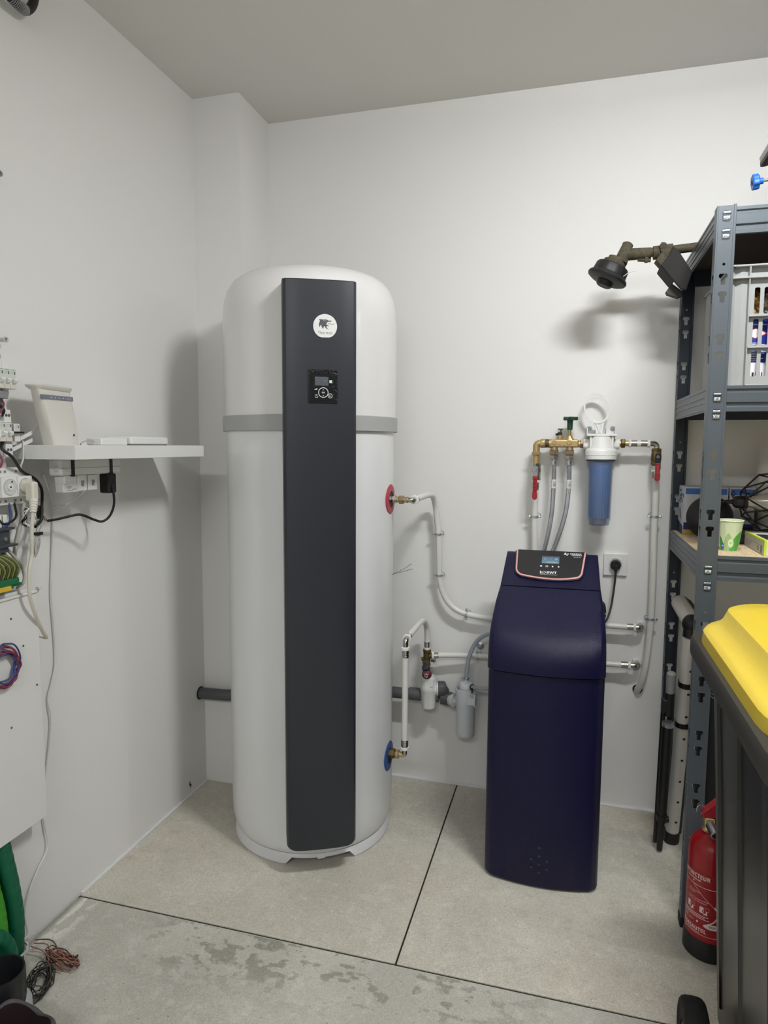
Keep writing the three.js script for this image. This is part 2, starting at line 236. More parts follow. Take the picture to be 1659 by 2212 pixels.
// ---------------------------------------------------------------- water heater
const TX = 0.5346, TZ = 0.4094;
{
  const t = thing('water_heater', 'tall white cylindrical water heater with a dark front strip and a grey waist band', 'water heater', [TX, 0, TZ]);
  const C = [TX, 0, TZ];
  part(t, 'lower_shell', lathe([[0, 0.033], [0.255, 0.033], [0.269, 0.035], [0.277, 0.043], [0.2835, 0.06], [0.288, 0.088], [0.2895, 0.115], [0.29, 0.14], [0.29, 1.43], [0, 1.43]], C, [0, 1, 0], 96), MT.enamel);
  part(t, 'upper_shell', lathe([[0, 1.474], [0.297, 1.474], [0.297, 1.785], [0.2955, 1.825], [0.29, 1.862], [0.279, 1.893], [0.262, 1.918], [0.238, 1.936], [0.2, 1.947], [0.12, 1.954], [0.05, 1.957], [0, 1.957]], C, [0, 1, 0], 96, 0.9), MT.enamelWarm);
  part(t, 'waist_band', lathe([[0.28, 1.4275], [0.3, 1.4275], [0.3015, 1.429], [0.3015, 1.4755], [0.3, 1.477], [0.28, 1.477]], C, [0, 1, 0], 96), MT.band, 'grey waist band');
  part(t, 'band_clip', rotY(rbox(0.012, 0.018, 0.01, 0.002, -0.2985, 1.483, 0), -0.12).translate(TX, 0, TZ), MT.blackMatt, 'small black clip on the band');
  // plinth with three openings
  const c0 = THREE.MathUtils.degToRad(27), seg = []; const N = 360;
  const lowY = a => { const T = Math.PI * 2 / 3; let d = (((a - c0) % T) + T) % T; d = Math.min(d, T - d);
    d = THREE.MathUtils.radToDeg(d); if (d < 2.8) return 0.0235; if (d < 20) return 0.0275; if (d < 25) return 0.0275 * (1 - (d - 20) / 5) ; return 0; };
  const rows = []; for (let i = 0; i <= N; i++) { const a = i / N * Math.PI * 2, y = lowY(a); const p = (r, h) => V(TX + Math.sin(a) * r, h, TZ + Math.cos(a) * r);
    rows.push([p(0.262, 0.036), p(0.2725, 0.036), p(0.275, 0.033), p(0.2765, 0.0305), p(0.281, Math.max(y, 0.004)), p(0.278, y), p(0.266, y)]); }
  part(t, 'plinth', loft(rows, true, false, false, 0.5), MT.foot);
  // dark front strip, turned towards the camera's right
  const az = 0.4587, place = g => g.rotateY(az).translate(TX, 0, TZ);
  const pr = []; const Y0 = 0.097, Y1 = 1.869, HW = 0.1105, rc = 0.02;
  const ys = [0, 0.001, 0.003, 0.006, 0.01, 0.015, 0.02].map(d => Y0 + d).concat([0.3, 0.6, 1, 1.4, 1.7, 1.866, 1.869]);
  for (const y of ys) { const d = Math.min(rc, y - Y0), hw = HW - rc + Math.sqrt(Math.max(0, rc * rc - (rc - d) * (rc - d))); const row = []; const R = 0.024, top = y > 1.868 ? 0.003 : 0;
    const f = s => 0.3475 - 0.005 * (s / HW) ** 2 - top;
    row.push(V(-hw, y, 0.262)); for (let i = 0; i <= 8; i++) { const q = i / 8 * Math.PI / 2; row.push(V(-hw + R * 0.75 * (1 - Math.cos(q)), y, f(hw) - R * 0.6 * (1 - Math.sin(q)))); }
    for (let i = 1; i < 10; i++) { const s = -hw + R * 0.75 + (2 * hw - 1.5 * R) * i / 10; row.push(V(s, y, f(s))); }
    for (let i = 8; i >= 0; i--) { const q = i / 8 * Math.PI / 2; row.push(V(hw - R * 0.75 * (1 - Math.cos(q)), y, f(hw) - R * 0.6 * (1 - Math.sin(q)))); } row.push(V(hw, y, 0.262)); pr.push(row); }
  const strip = part(t, 'front_strip', place(loft(pr, true, true, true, 0.7)), MT.anthracite, 'anthracite front strip');
  part(t, 'strip_cap', place(rbox(0.205, 0.004, 0.06, 0.0015, 0, 1.8705, 0.308)), MT.enamelWarm, 'white lip above the front strip');
  // badge
  const bx = 0.0145, by = 1.733, br = 0.0355, cut = -0.0327; const bs = []; const ca = Math.asin(cut / br);
  for (let i = 0; i <= 48; i++) { const a = ca + 0.14 + (Math.PI - 2 * ca - 0.28) * i / 48; bs.push([Math.cos(a) * br, Math.sin(a) * br]); } bs.push([-br * 0.3, cut], [br * 0.3, cut]);
  const tb = canvasTex(512, 512, (k, w) => { k.fillStyle = '#e9e9e8'; k.fillRect(0, 0, w, w); k.fillStyle = '#55575b'; const p = (a) => a.map(q => q * w);
    k.beginPath(); const m = (x, y) => k.moveTo(x * w, y * w), q = (a, b, c, d) => k.quadraticCurveTo(a * w, b * w, c * w, d * w), l = (x, y) => k.lineTo(x * w, y * w);
    m(0.235, 0.215); q(0.4, 0.235, 0.55, 0.222); q(0.61, 0.235, 0.63, 0.262); l(0.765, 0.262); l(0.755, 0.308); l(0.63, 0.312); q(0.56, 0.34, 0.555, 0.4); q(0.57, 0.47, 0.69, 0.478); q(0.63, 0.505, 0.555, 0.485); q(0.545, 0.56, 0.645, 0.63); q(0.51, 0.6, 0.475, 0.49); q(0.43, 0.5, 0.425, 0.61); q(0.335, 0.55, 0.345, 0.44); q(0.29, 0.46, 0.275, 0.555); q(0.205, 0.42, 0.285, 0.295); q(0.27, 0.245, 0.235, 0.215); k.fill();
    k.strokeStyle = '#e9e9e8'; k.lineWidth = w * 0.012; k.beginPath(); m(0.42, 0.262); q(0.5, 0.3, 0.58, 0.28); k.stroke();
    k.strokeStyle = '#55575b'; k.lineWidth = w * 0.018; k.beginPath(); m(0.61, 0.405); q(0.68, 0.375, 0.74, 0.402); q(0.79, 0.425, 0.88, 0.385); k.stroke();
    k.font = '82px sans-serif'; k.textAlign = 'center'; k.textBaseline = 'middle'; k.fillText('Thermor', w * 0.51, w * 0.77, w * 0.74); });
  const bg = norm(ext(bs, 0.0025, 0.0006)); planarUV(bg, x => (x + br) / (2 * br), (x, y) => (y + br) / (2 * br));
  part(strip, 'badge', place(bg.translate(bx, by, 0.3468)), std(0xffffff, 0.35, 0, { map: tb }), 'white round badge');
  // control panel
  const cx = 0.0073, cy = 1.5577, cw = 0.0875, ch = 0.0995, cz = 0.3495;
  const tc = canvasTex(512, 584, (k, w, h) => { k.fillStyle = '#0c0d10'; k.fillRect(0, 0, w, h); const r = rng(9);
    k.fillStyle = '#9ba2ab'; for (let i = 0; i < 130; i++) { const e = r(), x = e < 0.5 ? 0.82 + r() * 0.17 : r(), y = e < 0.5 ? r() * 0.95 : r() * 0.14; k.globalAlpha = 0.25 + r() * 0.6; k.beginPath(); k.ellipse(x * w, y * h, 2 + r() * 5, 2 + r() * 4, r() * 3, 0, 7); k.fill(); }
    for (let i = 0; i < 26; i++) { k.globalAlpha = 0.2 + r() * 0.3; k.beginPath(); k.ellipse(r() * w, (0.1 + r() * 0.9) * h, 2 + r() * 2, 2, 0, 0, 7); k.fill(); } k.globalAlpha = 1;
    k.strokeStyle = '#2c2f36'; k.lineWidth = 5; k.strokeRect(0.18 * w, 0.19 * h, 0.64 * w, 0.34 * h);
    k.fillStyle = '#e8e8e8'; k.strokeStyle = '#e8e8e8'; k.font = 'bold 40px sans-serif'; k.textAlign = 'center'; k.textBaseline = 'middle';
    k.lineWidth = 9; k.beginPath(); k.moveTo(0.21 * w, 0.6 * h); k.lineTo(0.31 * w, 0.6 * h); k.moveTo(0.26 * w, 0.58 * h); k.lineTo(0.31 * w, 0.57 * h); k.stroke();
    k.lineWidth = 7; k.beginPath(); k.moveTo(0.22 * w, 0.765 * h); k.lineTo(0.31 * w, 0.765 * h); k.moveTo(0.29 * w, 0.73 * h); k.lineTo(0.29 * w, 0.8 * h); k.stroke(); k.beginPath(); k.arc(0.28 * w, 0.78 * h, 34, 0.6, 2.6); k.stroke();
    k.fillText('OK', 0.51 * w, 0.69 * h); k.beginPath(); k.moveTo(0.485 * w, 0.615 * h); k.lineTo(0.535 * w, 0.615 * h); k.lineTo(0.51 * w, 0.592 * h); k.fill(); k.beginPath(); k.moveTo(0.485 * w, 0.765 * h); k.lineTo(0.535 * w, 0.765 * h); k.lineTo(0.51 * w, 0.788 * h); k.fill();
    k.lineWidth = 6; k.beginPath(); k.arc(0.745 * w, 0.785 * h, 14, 0, 5); k.stroke(); });
  const pg = planarUV(norm(rbox(cw, ch, 0.008, 0.003, 0, 0, 0)), x => x / cw + 0.5, (x, y) => y / ch + 0.5);
  const pn = part(t, 'control_panel', place(pg.translate(cx, cy, cz - 0.002)), phys(0xffffff, 0.25, 0, { map: tc, clearcoat: 0.5 }), 'speckled black control panel');
  const at = (u, v) => [cx + (u - 0.5) * cw, cy + (0.5 - v) * ch];
  const ts = canvasTex(256, 160, (k, w, h) => { k.fillStyle = '#585e65'; k.fillRect(0, 0, w, h); k.fillStyle = '#aeb4ba'; const r = rng(3); for (let i = 0; i < 12; i++) k.fillRect(20 + r() * 210, 15 + r() * 130, 5 + r() * 14, 4); });
  const [sx, sy] = at(0.455, 0.355); const sg = planarUV(norm(rbox(0.041, 0.0265, 0.002, 0.0006)), x => x / 0.041 + 0.5, (x, y) => y / 0.0265 + 0.5);
  part(pn, 'screen', place(sg.translate(sx, sy, cz + 0.0022)), phys(0xffffff, 0.2, 0, { map: ts }), 'grey display');
  let [ax, ay] = at(0.51, 0.69); part(pn, 'dial_ring', place(torus(0.0142, 0.0011, [ax, ay, cz + 0.0024], [0, 0, 1])), MT.white, 'white ring');
  [ax, ay] = at(0.745, 0.785); part(pn, 'button_ring', place(torus(0.0062, 0.0008, [ax, ay, cz + 0.0024], [0, 0, 1], 24)), MT.white, 'small white ring');
  [ax, ay] = at(0.765, 0.365); part(pn, 'light_button', place(rbox(0.0085, 0.0085, 0.002, 0.0009, ax, ay, cz + 0.0025)), MT.white, 'white square button');
  // pipe collars on the right flank
  for (const [y, m1, m2, lab] of [[1.2, MT.collarRed, MT.redDark, 'red collar around the upper outlet'], [0.285, MT.collarBlue, MT.collarNavy, 'blue collar around the lower inlet']]) {
    const cl = part(t, 'pipe_collar', lathe([[0.028, 0.278], [0.0285, 0.2925], [0.0505, 0.291], [0.0525, 0.289], [0.052, 0.282]], [TX, y, TZ], [1, 0, 0], 48), m1, lab);
    part(cl, 'recess_shade_disc', lathe([[0, 0.2908], [0.02, 0.2909], [0.027, 0.2916], [0.0283, 0.2926]], [TX, y, TZ], [1, 0, 0], 32), m2, 'flat dark disc with the shade of the hollow in its colour');  // disc lies flat on the shell, shade of the hollow painted in
  }
  part(t, 'sensor_wire', [tube([[TX + 0.291, 0.935, TZ - 0.02], [TX + 0.33, 0.955, TZ - 0.03], [TX + 0.355, 0.972, TZ - 0.04]], 0.0009, 10, 6), tube([[TX + 0.291, 0.935, TZ - 0.02], [TX + 0.33, 0.946, TZ - 0.03], [TX + 0.36, 0.955, TZ - 0.04]], 0.0009, 10, 6)], MT.greyPlastic, 'two thin wire ends');
}

// ---------------------------------------------------------------- water softener cabinet
{
  const X = 1.36, ZB = 0.12;
  const t = thing('water_softener', 'dark blue water softener cabinet with a pink edged console on top', 'water softener', [X, 0, 0.35]);
  const bow = 0.028; const skin = g => planarUV(norm(g), (x, y, z) => x + 0.35 * z, (x, y, z) => y - 0.6 * z); // grain of real size on every face
  // plan outline at height y: flat back, rounded corners, bowed front
  const plan = (hw, zf, y, r = 0.03, b = bow, zb = ZB) => { const o = []; const D = zf - zb; r = Math.min(r, D * 0.45);
    const front = s => zf - b * (s / hw) * (s / hw);
    o.push(V(X - hw, y, zb)); const zc = front(hw);
    for (let i = 0; i <= 6; i++) { const q = i / 6 * Math.PI / 2; const s = -hw + r * (1 - Math.cos(q)); o.push(V(X + s, y, front(s) - r * (1 - Math.sin(q)))); }
    for (let i = 1; i < 16; i++) { const s = (-hw + r) + (2 * hw - 2 * r) * i / 16; o.push(V(X + s, y, front(s))); }
    for (let i = 6; i >= 0; i--) { const q = i / 6 * Math.PI / 2; const s = hw - r * (1 - Math.cos(q)); o.push(V(X + s, y, front(s) - r * (1 - Math.sin(q)))); }
    o.push(V(X + hw, y, zb)); return o; };
  const body = []; for (const [y, d] of [[0, 0.012], [0.004, 0.004], [0.012, 0], [0.2, 0], [0.45, 0], [0.684, 0]]) body.push(plan(0.1765 - d, 0.586 - d, y));
  const bd = part(t, 'body', skin(loft(body, true, true, true, 0.5)), MT.navy);
  const hood = []; const prof = [[0.686, 0.588], [0.69, 0.594], [0.72, 0.5945], [0.74, 0.591], [0.758, 0.584], [0.775, 0.573], [0.79, 0.559], [0.803, 0.542], [0.815, 0.522], [0.827, 0.5], [0.84, 0.475], [0.855, 0.447], [0.87, 0.421], [0.888, 0.391], [0.9, 0.371], [0.911, 0.3525]];
  const HWp = y => { const k = [[0.686, 0.1775], [0.69, 0.1785], [0.8, 0.1765], [0.84, 0.1745], [0.87, 0.171], [0.915, 0.1625], [1.004, 0.156]]; for (let i = 1; i < k.length; i++) if (y <= k[i][0]) return k[i - 1][1] + (k[i][1] - k[i - 1][1]) * (y - k[i - 1][0]) / (k[i][0] - k[i - 1][0]); return 0.156; };
  for (const [y, z] of prof) hood.push(plan(HWp(y), z, y, y > 0.86 ? 0.012 : 0.024, bow * (1 - sstep(0.72, 0.86, y)) ));
  part(t, 'hood', skin(loft(hood, true, true, true, 0.5)), MT.navy, 'bulging upper hood');
  const top = []; for (const [y, z] of [[0.9135, 0.3485], [0.94, 0.3043], [0.97, 0.2554], [0.999, 0.208], [1.003, 0.2], [1.004, 0.196]]) top.push(plan(HWp(y), z, y, 0.004, 0, 0.178));
  const tp = part(t, 'console_cover', skin(loft(top, true, true, true, 0.5)), MT.navy, 'sloping console cover');
  // console on the slope: local u right, v up the slope, w off the surface
  const sl = Math.atan2(0.092, 0.15);                     // rise over run
  const onSlope = g => { const m = new THREE.Matrix4().makeBasis(V(1, 0, 0), V(0, Math.sin(sl), -Math.cos(sl)), V(0, Math.cos(sl), Math.sin(sl))); m.setPosition(X, 0.912, 0.35); return g.applyMatrix4(m); };
  const shp = d => { const s = new THREE.Shape(); s.moveTo(-0.1225 + d, 0.181); s.lineTo(-0.1185 + d, 0.082); s.quadraticCurveTo(-0.116 + d, 0.056 + d * 0.5, -0.095 + d * 0.6, 0.0475 + d); s.quadraticCurveTo(-0.04, 0.0345 + d, 0.006, 0.034 + d); s.quadraticCurveTo(0.055, 0.0345 + d, 0.09 - d * 0.6, 0.0475 + d); s.quadraticCurveTo(0.104 - d, 0.056 + d * 0.5, 0.106 - d, 0.082); s.lineTo(0.1165 - d, 0.181); s.closePath(); return s; };
  const con = part(t, 'console', onSlope(ext(shp(-0.0035), 0.008, 0.001).translate(0, 0, -0.002)), MT.navyDark);
  part(con, 'pink_edge', onSlope(ext(shp(0), 0.009, 0.0012)), MT.pink, 'pale pink edge');
  const cw = 0.24, chh = 0.15;
  const tx = canvasTex(1024, 640, (k, w, h) => { k.fillStyle = '#1b1a1c'; k.fillRect(0, 0, w, h); const px = u => (u + 0.1225) / cw * w, py = v => (0.183 - v) / chh * h;
    k.fillStyle = '#f1f1f2'; k.textBaseline = 'middle'; k.textAlign = 'left';
    k.font = 'bold 70px sans-serif'; k.save(); k.translate(px(-0.0145), py(0.0655)); k.scale(1.0, 1); k.fillText('BWT', 0, 0, 190); k.restore();
    k.lineWidth = 9; k.strokeStyle = '#f1f1f2'; k.beginPath(); k.arc(px(-0.023), py(0.0655), 26, -1.9, 1.9); k.stroke(); k.beginPath(); k.arc(px(-0.0285), py(0.0635), 15, 0, 7); k.stroke(); k.fillRect(px(-0.035), py(0.073), 9, 60);
    k.font = '20px sans-serif'; k.fillText('BEST WATER TECHNOLOGY', px(-0.034), py(0.0545), 250);
    k.font = 'bold 46px sans-serif'; k.fillText('CHANGE', px(0.062), py(0.1685), 165); k.font = 'bold 32px sans-serif'; k.fillText('THE WORLD', px(0.067), py(0.1615), 150); k.font = 'italic 24px sans-serif'; k.fillText('sip by sip', px(0.074), py(0.152), 120);
    for (const [a, b, r] of [[0.0475, 0.166, 15], [0.0555, 0.168, 12], [0.0525, 0.161, 10], [0.043, 0.163, 8]]) { k.beginPath(); k.arc(px(a), py(b), r, 0, 7); k.fill(); } k.beginPath(); k.moveTo(px(0.041), py(0.17)); k.lineTo(px(0.05), py(0.175)); k.lineTo(px(0.047), py(0.168)); k.fill();
    const ic = (u, f) => { k.save(); k.translate(px(u), py(0.0975)); f(); k.restore(); };
    ic(-0.033, () => { k.fillRect(-15, -6, 30, 20); k.beginPath(); k.moveTo(-20, -4); k.lineTo(0, -20); k.lineTo(20, -4); k.fill(); });
    ic(-0.014, () => { k.lineWidth = 8; k.beginPath(); k.arc(0, 0, 15, 0.4, 5.9); k.stroke(); k.beginPath(); k.moveTo(8, -8); k.lineTo(26, -4); k.lineTo(16, 8); k.fill(); });
    ic(0.0055, () => { k.beginPath(); k.moveTo(-19, 3); k.lineTo(0, -17); k.lineTo(19, 3); k.fill(); k.fillRect(-6, 0, 12, 18); });
    ic(0.0255, () => { k.beginPath(); k.moveTo(-19, 0); k.lineTo(0, 19); k.lineTo(19, 0); k.fill(); k.fillRect(-6, -18, 12, 19); }); });
  const fg = planarUV(norm(ext(shp(0.0055), 0.0105, 0.0006)), x => (x + 0.1225) / cw, (x, y) => 1 - (0.183 - y) / chh);
  const face = part(con, 'console_face', onSlope(fg), phys(0xffffff, 0.45, 0, { map: tx, clearcoat: 0.15, clearcoatRoughness: 0.5 }), 'black console face');
  const td = canvasTex(320, 208, (k, w, h) => { const g = k.createLinearGradient(0, 0, 0, h); g.addColorStop(0, '#6f8fa8'); g.addColorStop(1, '#8fbccd'); k.fillStyle = g; k.fillRect(0, 0, w, h); k.fillStyle = '#5a6f84'; k.fillRect(0, 0, w, 26); k.fillStyle = '#c9e2ec'; k.lineWidth = 8; k.strokeStyle = '#c9e2ec'; k.beginPath(); k.arc(62, 84, 22, 0, 7); k.stroke(); k.fillRect(240, 62, 48, 40); k.fillRect(90, 158, 190, 32); k.fillRect(140, 80, 40, 8); });
  const dg = planarUV(norm(rbox(0.0585, 0.0385, 0.002, 0.0005)), x => x / 0.0585 + 0.5, (x, y) => y / 0.0385 + 0.5);
  part(con, 'display', onSlope(dg.translate(-0.0025, 0.1315, 0.0103)), std(0x222222, 0.3, 0, { map: td, emissive: 0xffffff, emissiveMap: td, emissiveIntensity: 0.55 }), 'lit pale blue display');
  // vent holes and scuffs low on the front
  const H = []; const fz = s => 0.586 - bow * (s / 0.1765) ** 2;
  const hole = (px, y) => { const s = px; H.push(lathe([[0, 0], [0.0032, 0], [0.0038, 0.0008], [0.0036, 0.0014], [0.0028, 0.001], [0, 0.0004]], [X + s, y, fz(s) - 0.0005], [0, 0, 1], 14)); };
  for (const [s, y] of [[-0.0015, 0.137], [-0.0015, 0.109], [-0.0015, 0.082], [-0.0015, 0.055], [-0.025, 0.096], [-0.025, 0.069], [0.0225, 0.096], [0.0225, 0.069]]) hole(s, y);
  part(bd, 'vent_holes', H, std(0x33324a, 0.4), 'small round vent studs');  // paler than the body, faint light on the holes put into the colour
}

// ---------------------------------------------------------------- plumbing
const PR = 0.0108;
const sleeveAt = (t, a, b, r = PR + 0.0016) => { a = P3(a); b = P3(b); const d = b.clone().sub(a), L = d.length(); const g = [rod(a, b, r, r, 20)]; for (const f of [0.22, 0.5, 0.78]) g.push(torus(r, 0.0007, a.clone().lerp(b, f), d, 20)); return part(t, 'press_sleeve', g, MT.nickel, 'crimped metal sleeve'); };
const ringAt = (t, a, b, r = PR + 0.0045) => part(t, 'white_ring', lathe([[0, 0], [r - 0.001, 0], [r, 0.001], [r, P3(b).distanceTo(P3(a)) - 0.001], [r - 0.001, P3(b).distanceTo(P3(a))], [0, P3(b).distanceTo(P3(a))]], a, P3(b).clone().sub(P3(a)), 24), MT.white, 'white plastic ring');
const catm = (pts, n = 6) => new THREE.CatmullRomCurve3(pts.map(P3), false, 'centripetal').getPoints(pts.length * n);
// hot pipe: from the red collar to the wall, down and across behind the cabinet
{
  const y = 1.199, z = TZ;
  const t = thing('hot_water_pipe', 'white pipe running from the red collar down the wall and behind the blue cabinet', 'pipe', [0.83, y, z]);
  part(t, 'nut', [hex([0.822, y, z], [0.8365, y, z], 0.0125), hex([0.8365, y, z], [0.842, y, z], 0.0165, 8)], MT.chrome, 'chrome nut');
  part(t, 'union', [rod([0.842, y, z], [0.884, y, z], 0.0098), torus(0.0105, 0.0012, [0.846, y, z], [1, 0, 0], 20)], MT.gold, 'brass union');
  part(t, 'union_nut', hex([0.855, y, z], [0.871, y, z], 0.0165), MT.bronze, 'bronze union nut');
  part(t, 'elbow', [bend([[0.882, y, z], [0.9035, y, z], [0.9035, y, z - 0.02]], 0.0088, 0.012), torus(0.0098, 0.0014, [0.884, y, z], [1, 0, 0], 20)], MT.nickel, 'nickel elbow');
  ringAt(t, [0.9035, y, z - 0.014], [0.9035, y, z - 0.024]); sleeveAt(t, [0.9035, y, z - 0.024], [0.9035, y, z - 0.045]);
  const s = catm([[0.9035, y, z - 0.04], [0.9035, y + 0.001, 0.25], [0.904, y - 0.001, 0.14], [0.9055, y - 0.012, 0.082], [0.909, y - 0.05, 0.05], [0.914, 1.1, 0.044], [0.921, 1.037, 0.044], [0.9245, 0.95, 0.044], [0.927, 0.872, 0.044], [0.938, 0.818, 0.044], [0.958, 0.775, 0.044], [0.993, 0.742, 0.044], [1.037, 0.7255, 0.044], [1.126, 0.7155, 0.044], [1.35, 0.719, 0.044], [1.637, 0.721, 0.044]], 7);
  part(t, 'pipe', sweep(s, PR, 16), MT.pipe);
  sleeveAt(t, [1.634, 0.721, 0.044], [1.655, 0.7212, 0.044]); ringAt(t, [1.655, 0.7212, 0.044], [1.664, 0.7212, 0.044]);
  part(t, 'wall_elbow', bend([[1.663, 0.7213, 0.044], [1.682, 0.7213, 0.044], [1.682, 0.7213, 0.012]], 0.0105, 0.012), MT.nickel, 'nickel elbow into the wall');
  part(t, 'wall_ring', lathe([[0, 0], [0.017, 0], [0.0175, 0.004], [0.015, 0.012], [0, 0.012]], [1.682, 0.7213, 0.0], [0, 0, 1], 28), MT.white, 'white wall ring');
}
// cold feed: from the blue collar up, back to the safety valve
{
  const y = 0.295, z = TZ, X = 0.881;
  const t = thing('cold_water_pipe', 'short white upright pipe rising from the blue collar and arching to the wall valve', 'pipe', [0.83, y, z]);
  part(t, 'dark_nut', hex([0.818, y, z], [0.846, y, z], 0.0175), MT.brassDark, 'dark brass nut');
  part(t, 'union_nut', hex([0.848, y, z], [0.861, y, z], 0.0165, 8), MT.bronze, 'bronze union nut');
  part(t, 'union', rod([0.84, y, z], [0.872, y, z], 0.0098), MT.gold, 'brass union');
  part(t, 'elbow', bend([[0.868, y, z], [X, y, z], [X, y + 0.022, z]], 0.009, 0.007), MT.nickel, 'nickel elbow at the foot');
  ringAt(t, [X, y + 0.02, z], [X, y + 0.03, z]); sleeveAt(t, [X, y + 0.03, z], [X, y + 0.055, z]);
  part(t, 'pipe', rod([X, y + 0.05, z], [X, 0.66, z], PR), MT.pipe, 'upright white pipe');
  sleeveAt(t, [X, 0.65, z], [X, 0.675, z]); ringAt(t, [X, 0.675, z], [X, 0.686, z]);
  part(t, 'elbow', bend([[X, 0.684, z], [X, 0.71, z], [X, 0.71, z - 0.024]], 0.0095, 0.014), MT.nickel, 'nickel elbow at the top');
  ringAt(t, [X, 0.71, z - 0.018], [X, 0.71, z - 0.03]); sleeveAt(t, [X, 0.71, z - 0.03], [X, 0.7105, z - 0.05]);
  part(t, 'pipe', sweep(catm([[X, 0.7105, z - 0.045], [X + 0.001, 0.713, 0.26], [X + 0.002, 0.714, 0.17], [X + 0.003, 0.703, 0.115], [X + 0.004, 0.672, 0.078], [X + 0.005, 0.63, 0.067], [X + 0.005, 0.605, 0.066]], 7), PR, 16), MT.pipe, 'white pipe arching to the wall');
  sleeveAt(t, [X + 0.005, 0.608, 0.066], [X + 0.005, 0.586, 0.066], PR + 0.0012); ringAt(t, [X + 0.005, 0.586, 0.066], [X + 0.005, 0.577, 0.066], PR + 0.002);
}
{
  const X = 0.886, Z = 0.066;
  const t = thing('safety_valve', 'brass safety valve with a red cap between the arched pipe and the white tundish', 'valve', [X, 0.5, Z]);
  part(t, 'body', [rod([X, 0.578, Z], [X, 0.512, Z], 0.0145), hex([X, 0.577, Z], [X, 0.564, Z], 0.0165, 8), rod([X, 0.55, Z], [X + 0.022, 0.552, Z], 0.011), rod([X, 0.54, Z], [X - 0.02, 0.534, Z], 0.009), rod([X, 0.53, Z], [X, 0.53, Z + 0.03], 0.012)], MT.brassDark);
  part(t, 'outlet_ring', rod([X + 0.02, 0.537, Z], [X + 0.034, 0.535, Z + 0.004], 0.0085), MT.steel, 'small steel stub');
  part(t, 'neck', [lathe([[0, 0], [0.0155, 0.002], [0.0165, 0.012], [0.013, 0.024], [0, 0.026]], [X + 0.003, 0.504, Z + 0.022], [0, 0.6, 0.8], 24), rod([X + 0.002, 0.512, Z + 0.02], [X + 0.006, 0.492, Z + 0.034], 0.011)], MT.black, 'black neck');
  const cap = part(t, 'cap', lathe([[0, 0], [0.0185, 0], [0.0195, 0.006], [0.0175, 0.02], [0.013, 0.026], [0, 0.027]], [X + 0.007, 0.482, Z + 0.026], [0.05, 0.55, 0.83], 28), std(0x5e1420, 0.5), 'dark red cap');
  part(cap, 'cap_ring', torus(0.006, 0.0022, [X + 0.009, 0.4875, Z + 0.054], [0.05, 0.15, 0.99], 20), MT.chrome, 'chrome screw in the cap');
}
{
  const X = 0.896, Z = 0.072;
  const t = thing('drain_tundish', 'white plastic tundish cup under the red capped valve', 'drain cup', [X, 0.34, Z]);
  part(t, 'cup', lathe([[0, 0], [0.024, 0.001], [0.027, 0.004], [0.0325, 0.07], [0.034, 0.073], [0.034, 0.092], [0.0315, 0.102], [0.0325, 0.112], [0.0335, 0.128], [0.0315, 0.1285], [0.03, 0.112], [0.0, 0.106]], [X, 0.34, Z], [0, 1, 0], 40), MT.white);
  part(t, 'rim_tab', rbox(0.014, 0.034, 0.006, 0.002, X + 0.017, 0.453, Z + 0.029), MT.white);
  part(t, 'side_collar', lathe([[0, 0], [0.02, 0], [0.022, 0.012], [0.029, 0.014], [0.0295, 0.022], [0.02, 0.024]], [X + 0.018, 0.42, Z - 0.002], [0.98, 0, -0.2], 30), MT.white);
}
{
  const t = thing('drain_pipe', 'dark grey drain pipe running behind the water heater to the traps', 'drain pipe', [0.5, 0.37, 0.1]);
  part(t, 'pipe', [bend([[0.0, 0.384, 0.29], [0.17, 0.386, 0.285], [0.32, 0.388, 0.085], [0.935, 0.385, 0.058]], 0.0225, [0.07, 0.08]), rod([0.86, 0.386, 0.06], [0.815, 0.386, 0.061], 0.0255)], MT.greyPlastic);
  part(t, 'tee', [lathe([[0, 0], [0.029, 0], [0.03, 0.003], [0.03, 0.028], [0.0265, 0.033], [0, 0.034]], [0.93, 0.42, 0.068], [0.95, 0, -0.3], 30), bend([[0.93, 0.42, 0.064], [0.952, 0.418, 0.062], [0.955, 0.385, 0.058], [1.0, 0.381, 0.062]], 0.024, 0.02), lathe([[0, 0], [0.0275, 0], [0.0275, 0.042], [0.0, 0.042]], [0.948, 0.384, 0.06], [1, -0.09, 0.1], 30)], std(0x48494b, 0.5), 'darker grey tee');
  part(t, 'wall_gap', torus(0.0235, 0.003, [0.0015, 0.384, 0.29], [1, 0, 0], 28), MT.blackMatt, 'black seal at the wall');
}
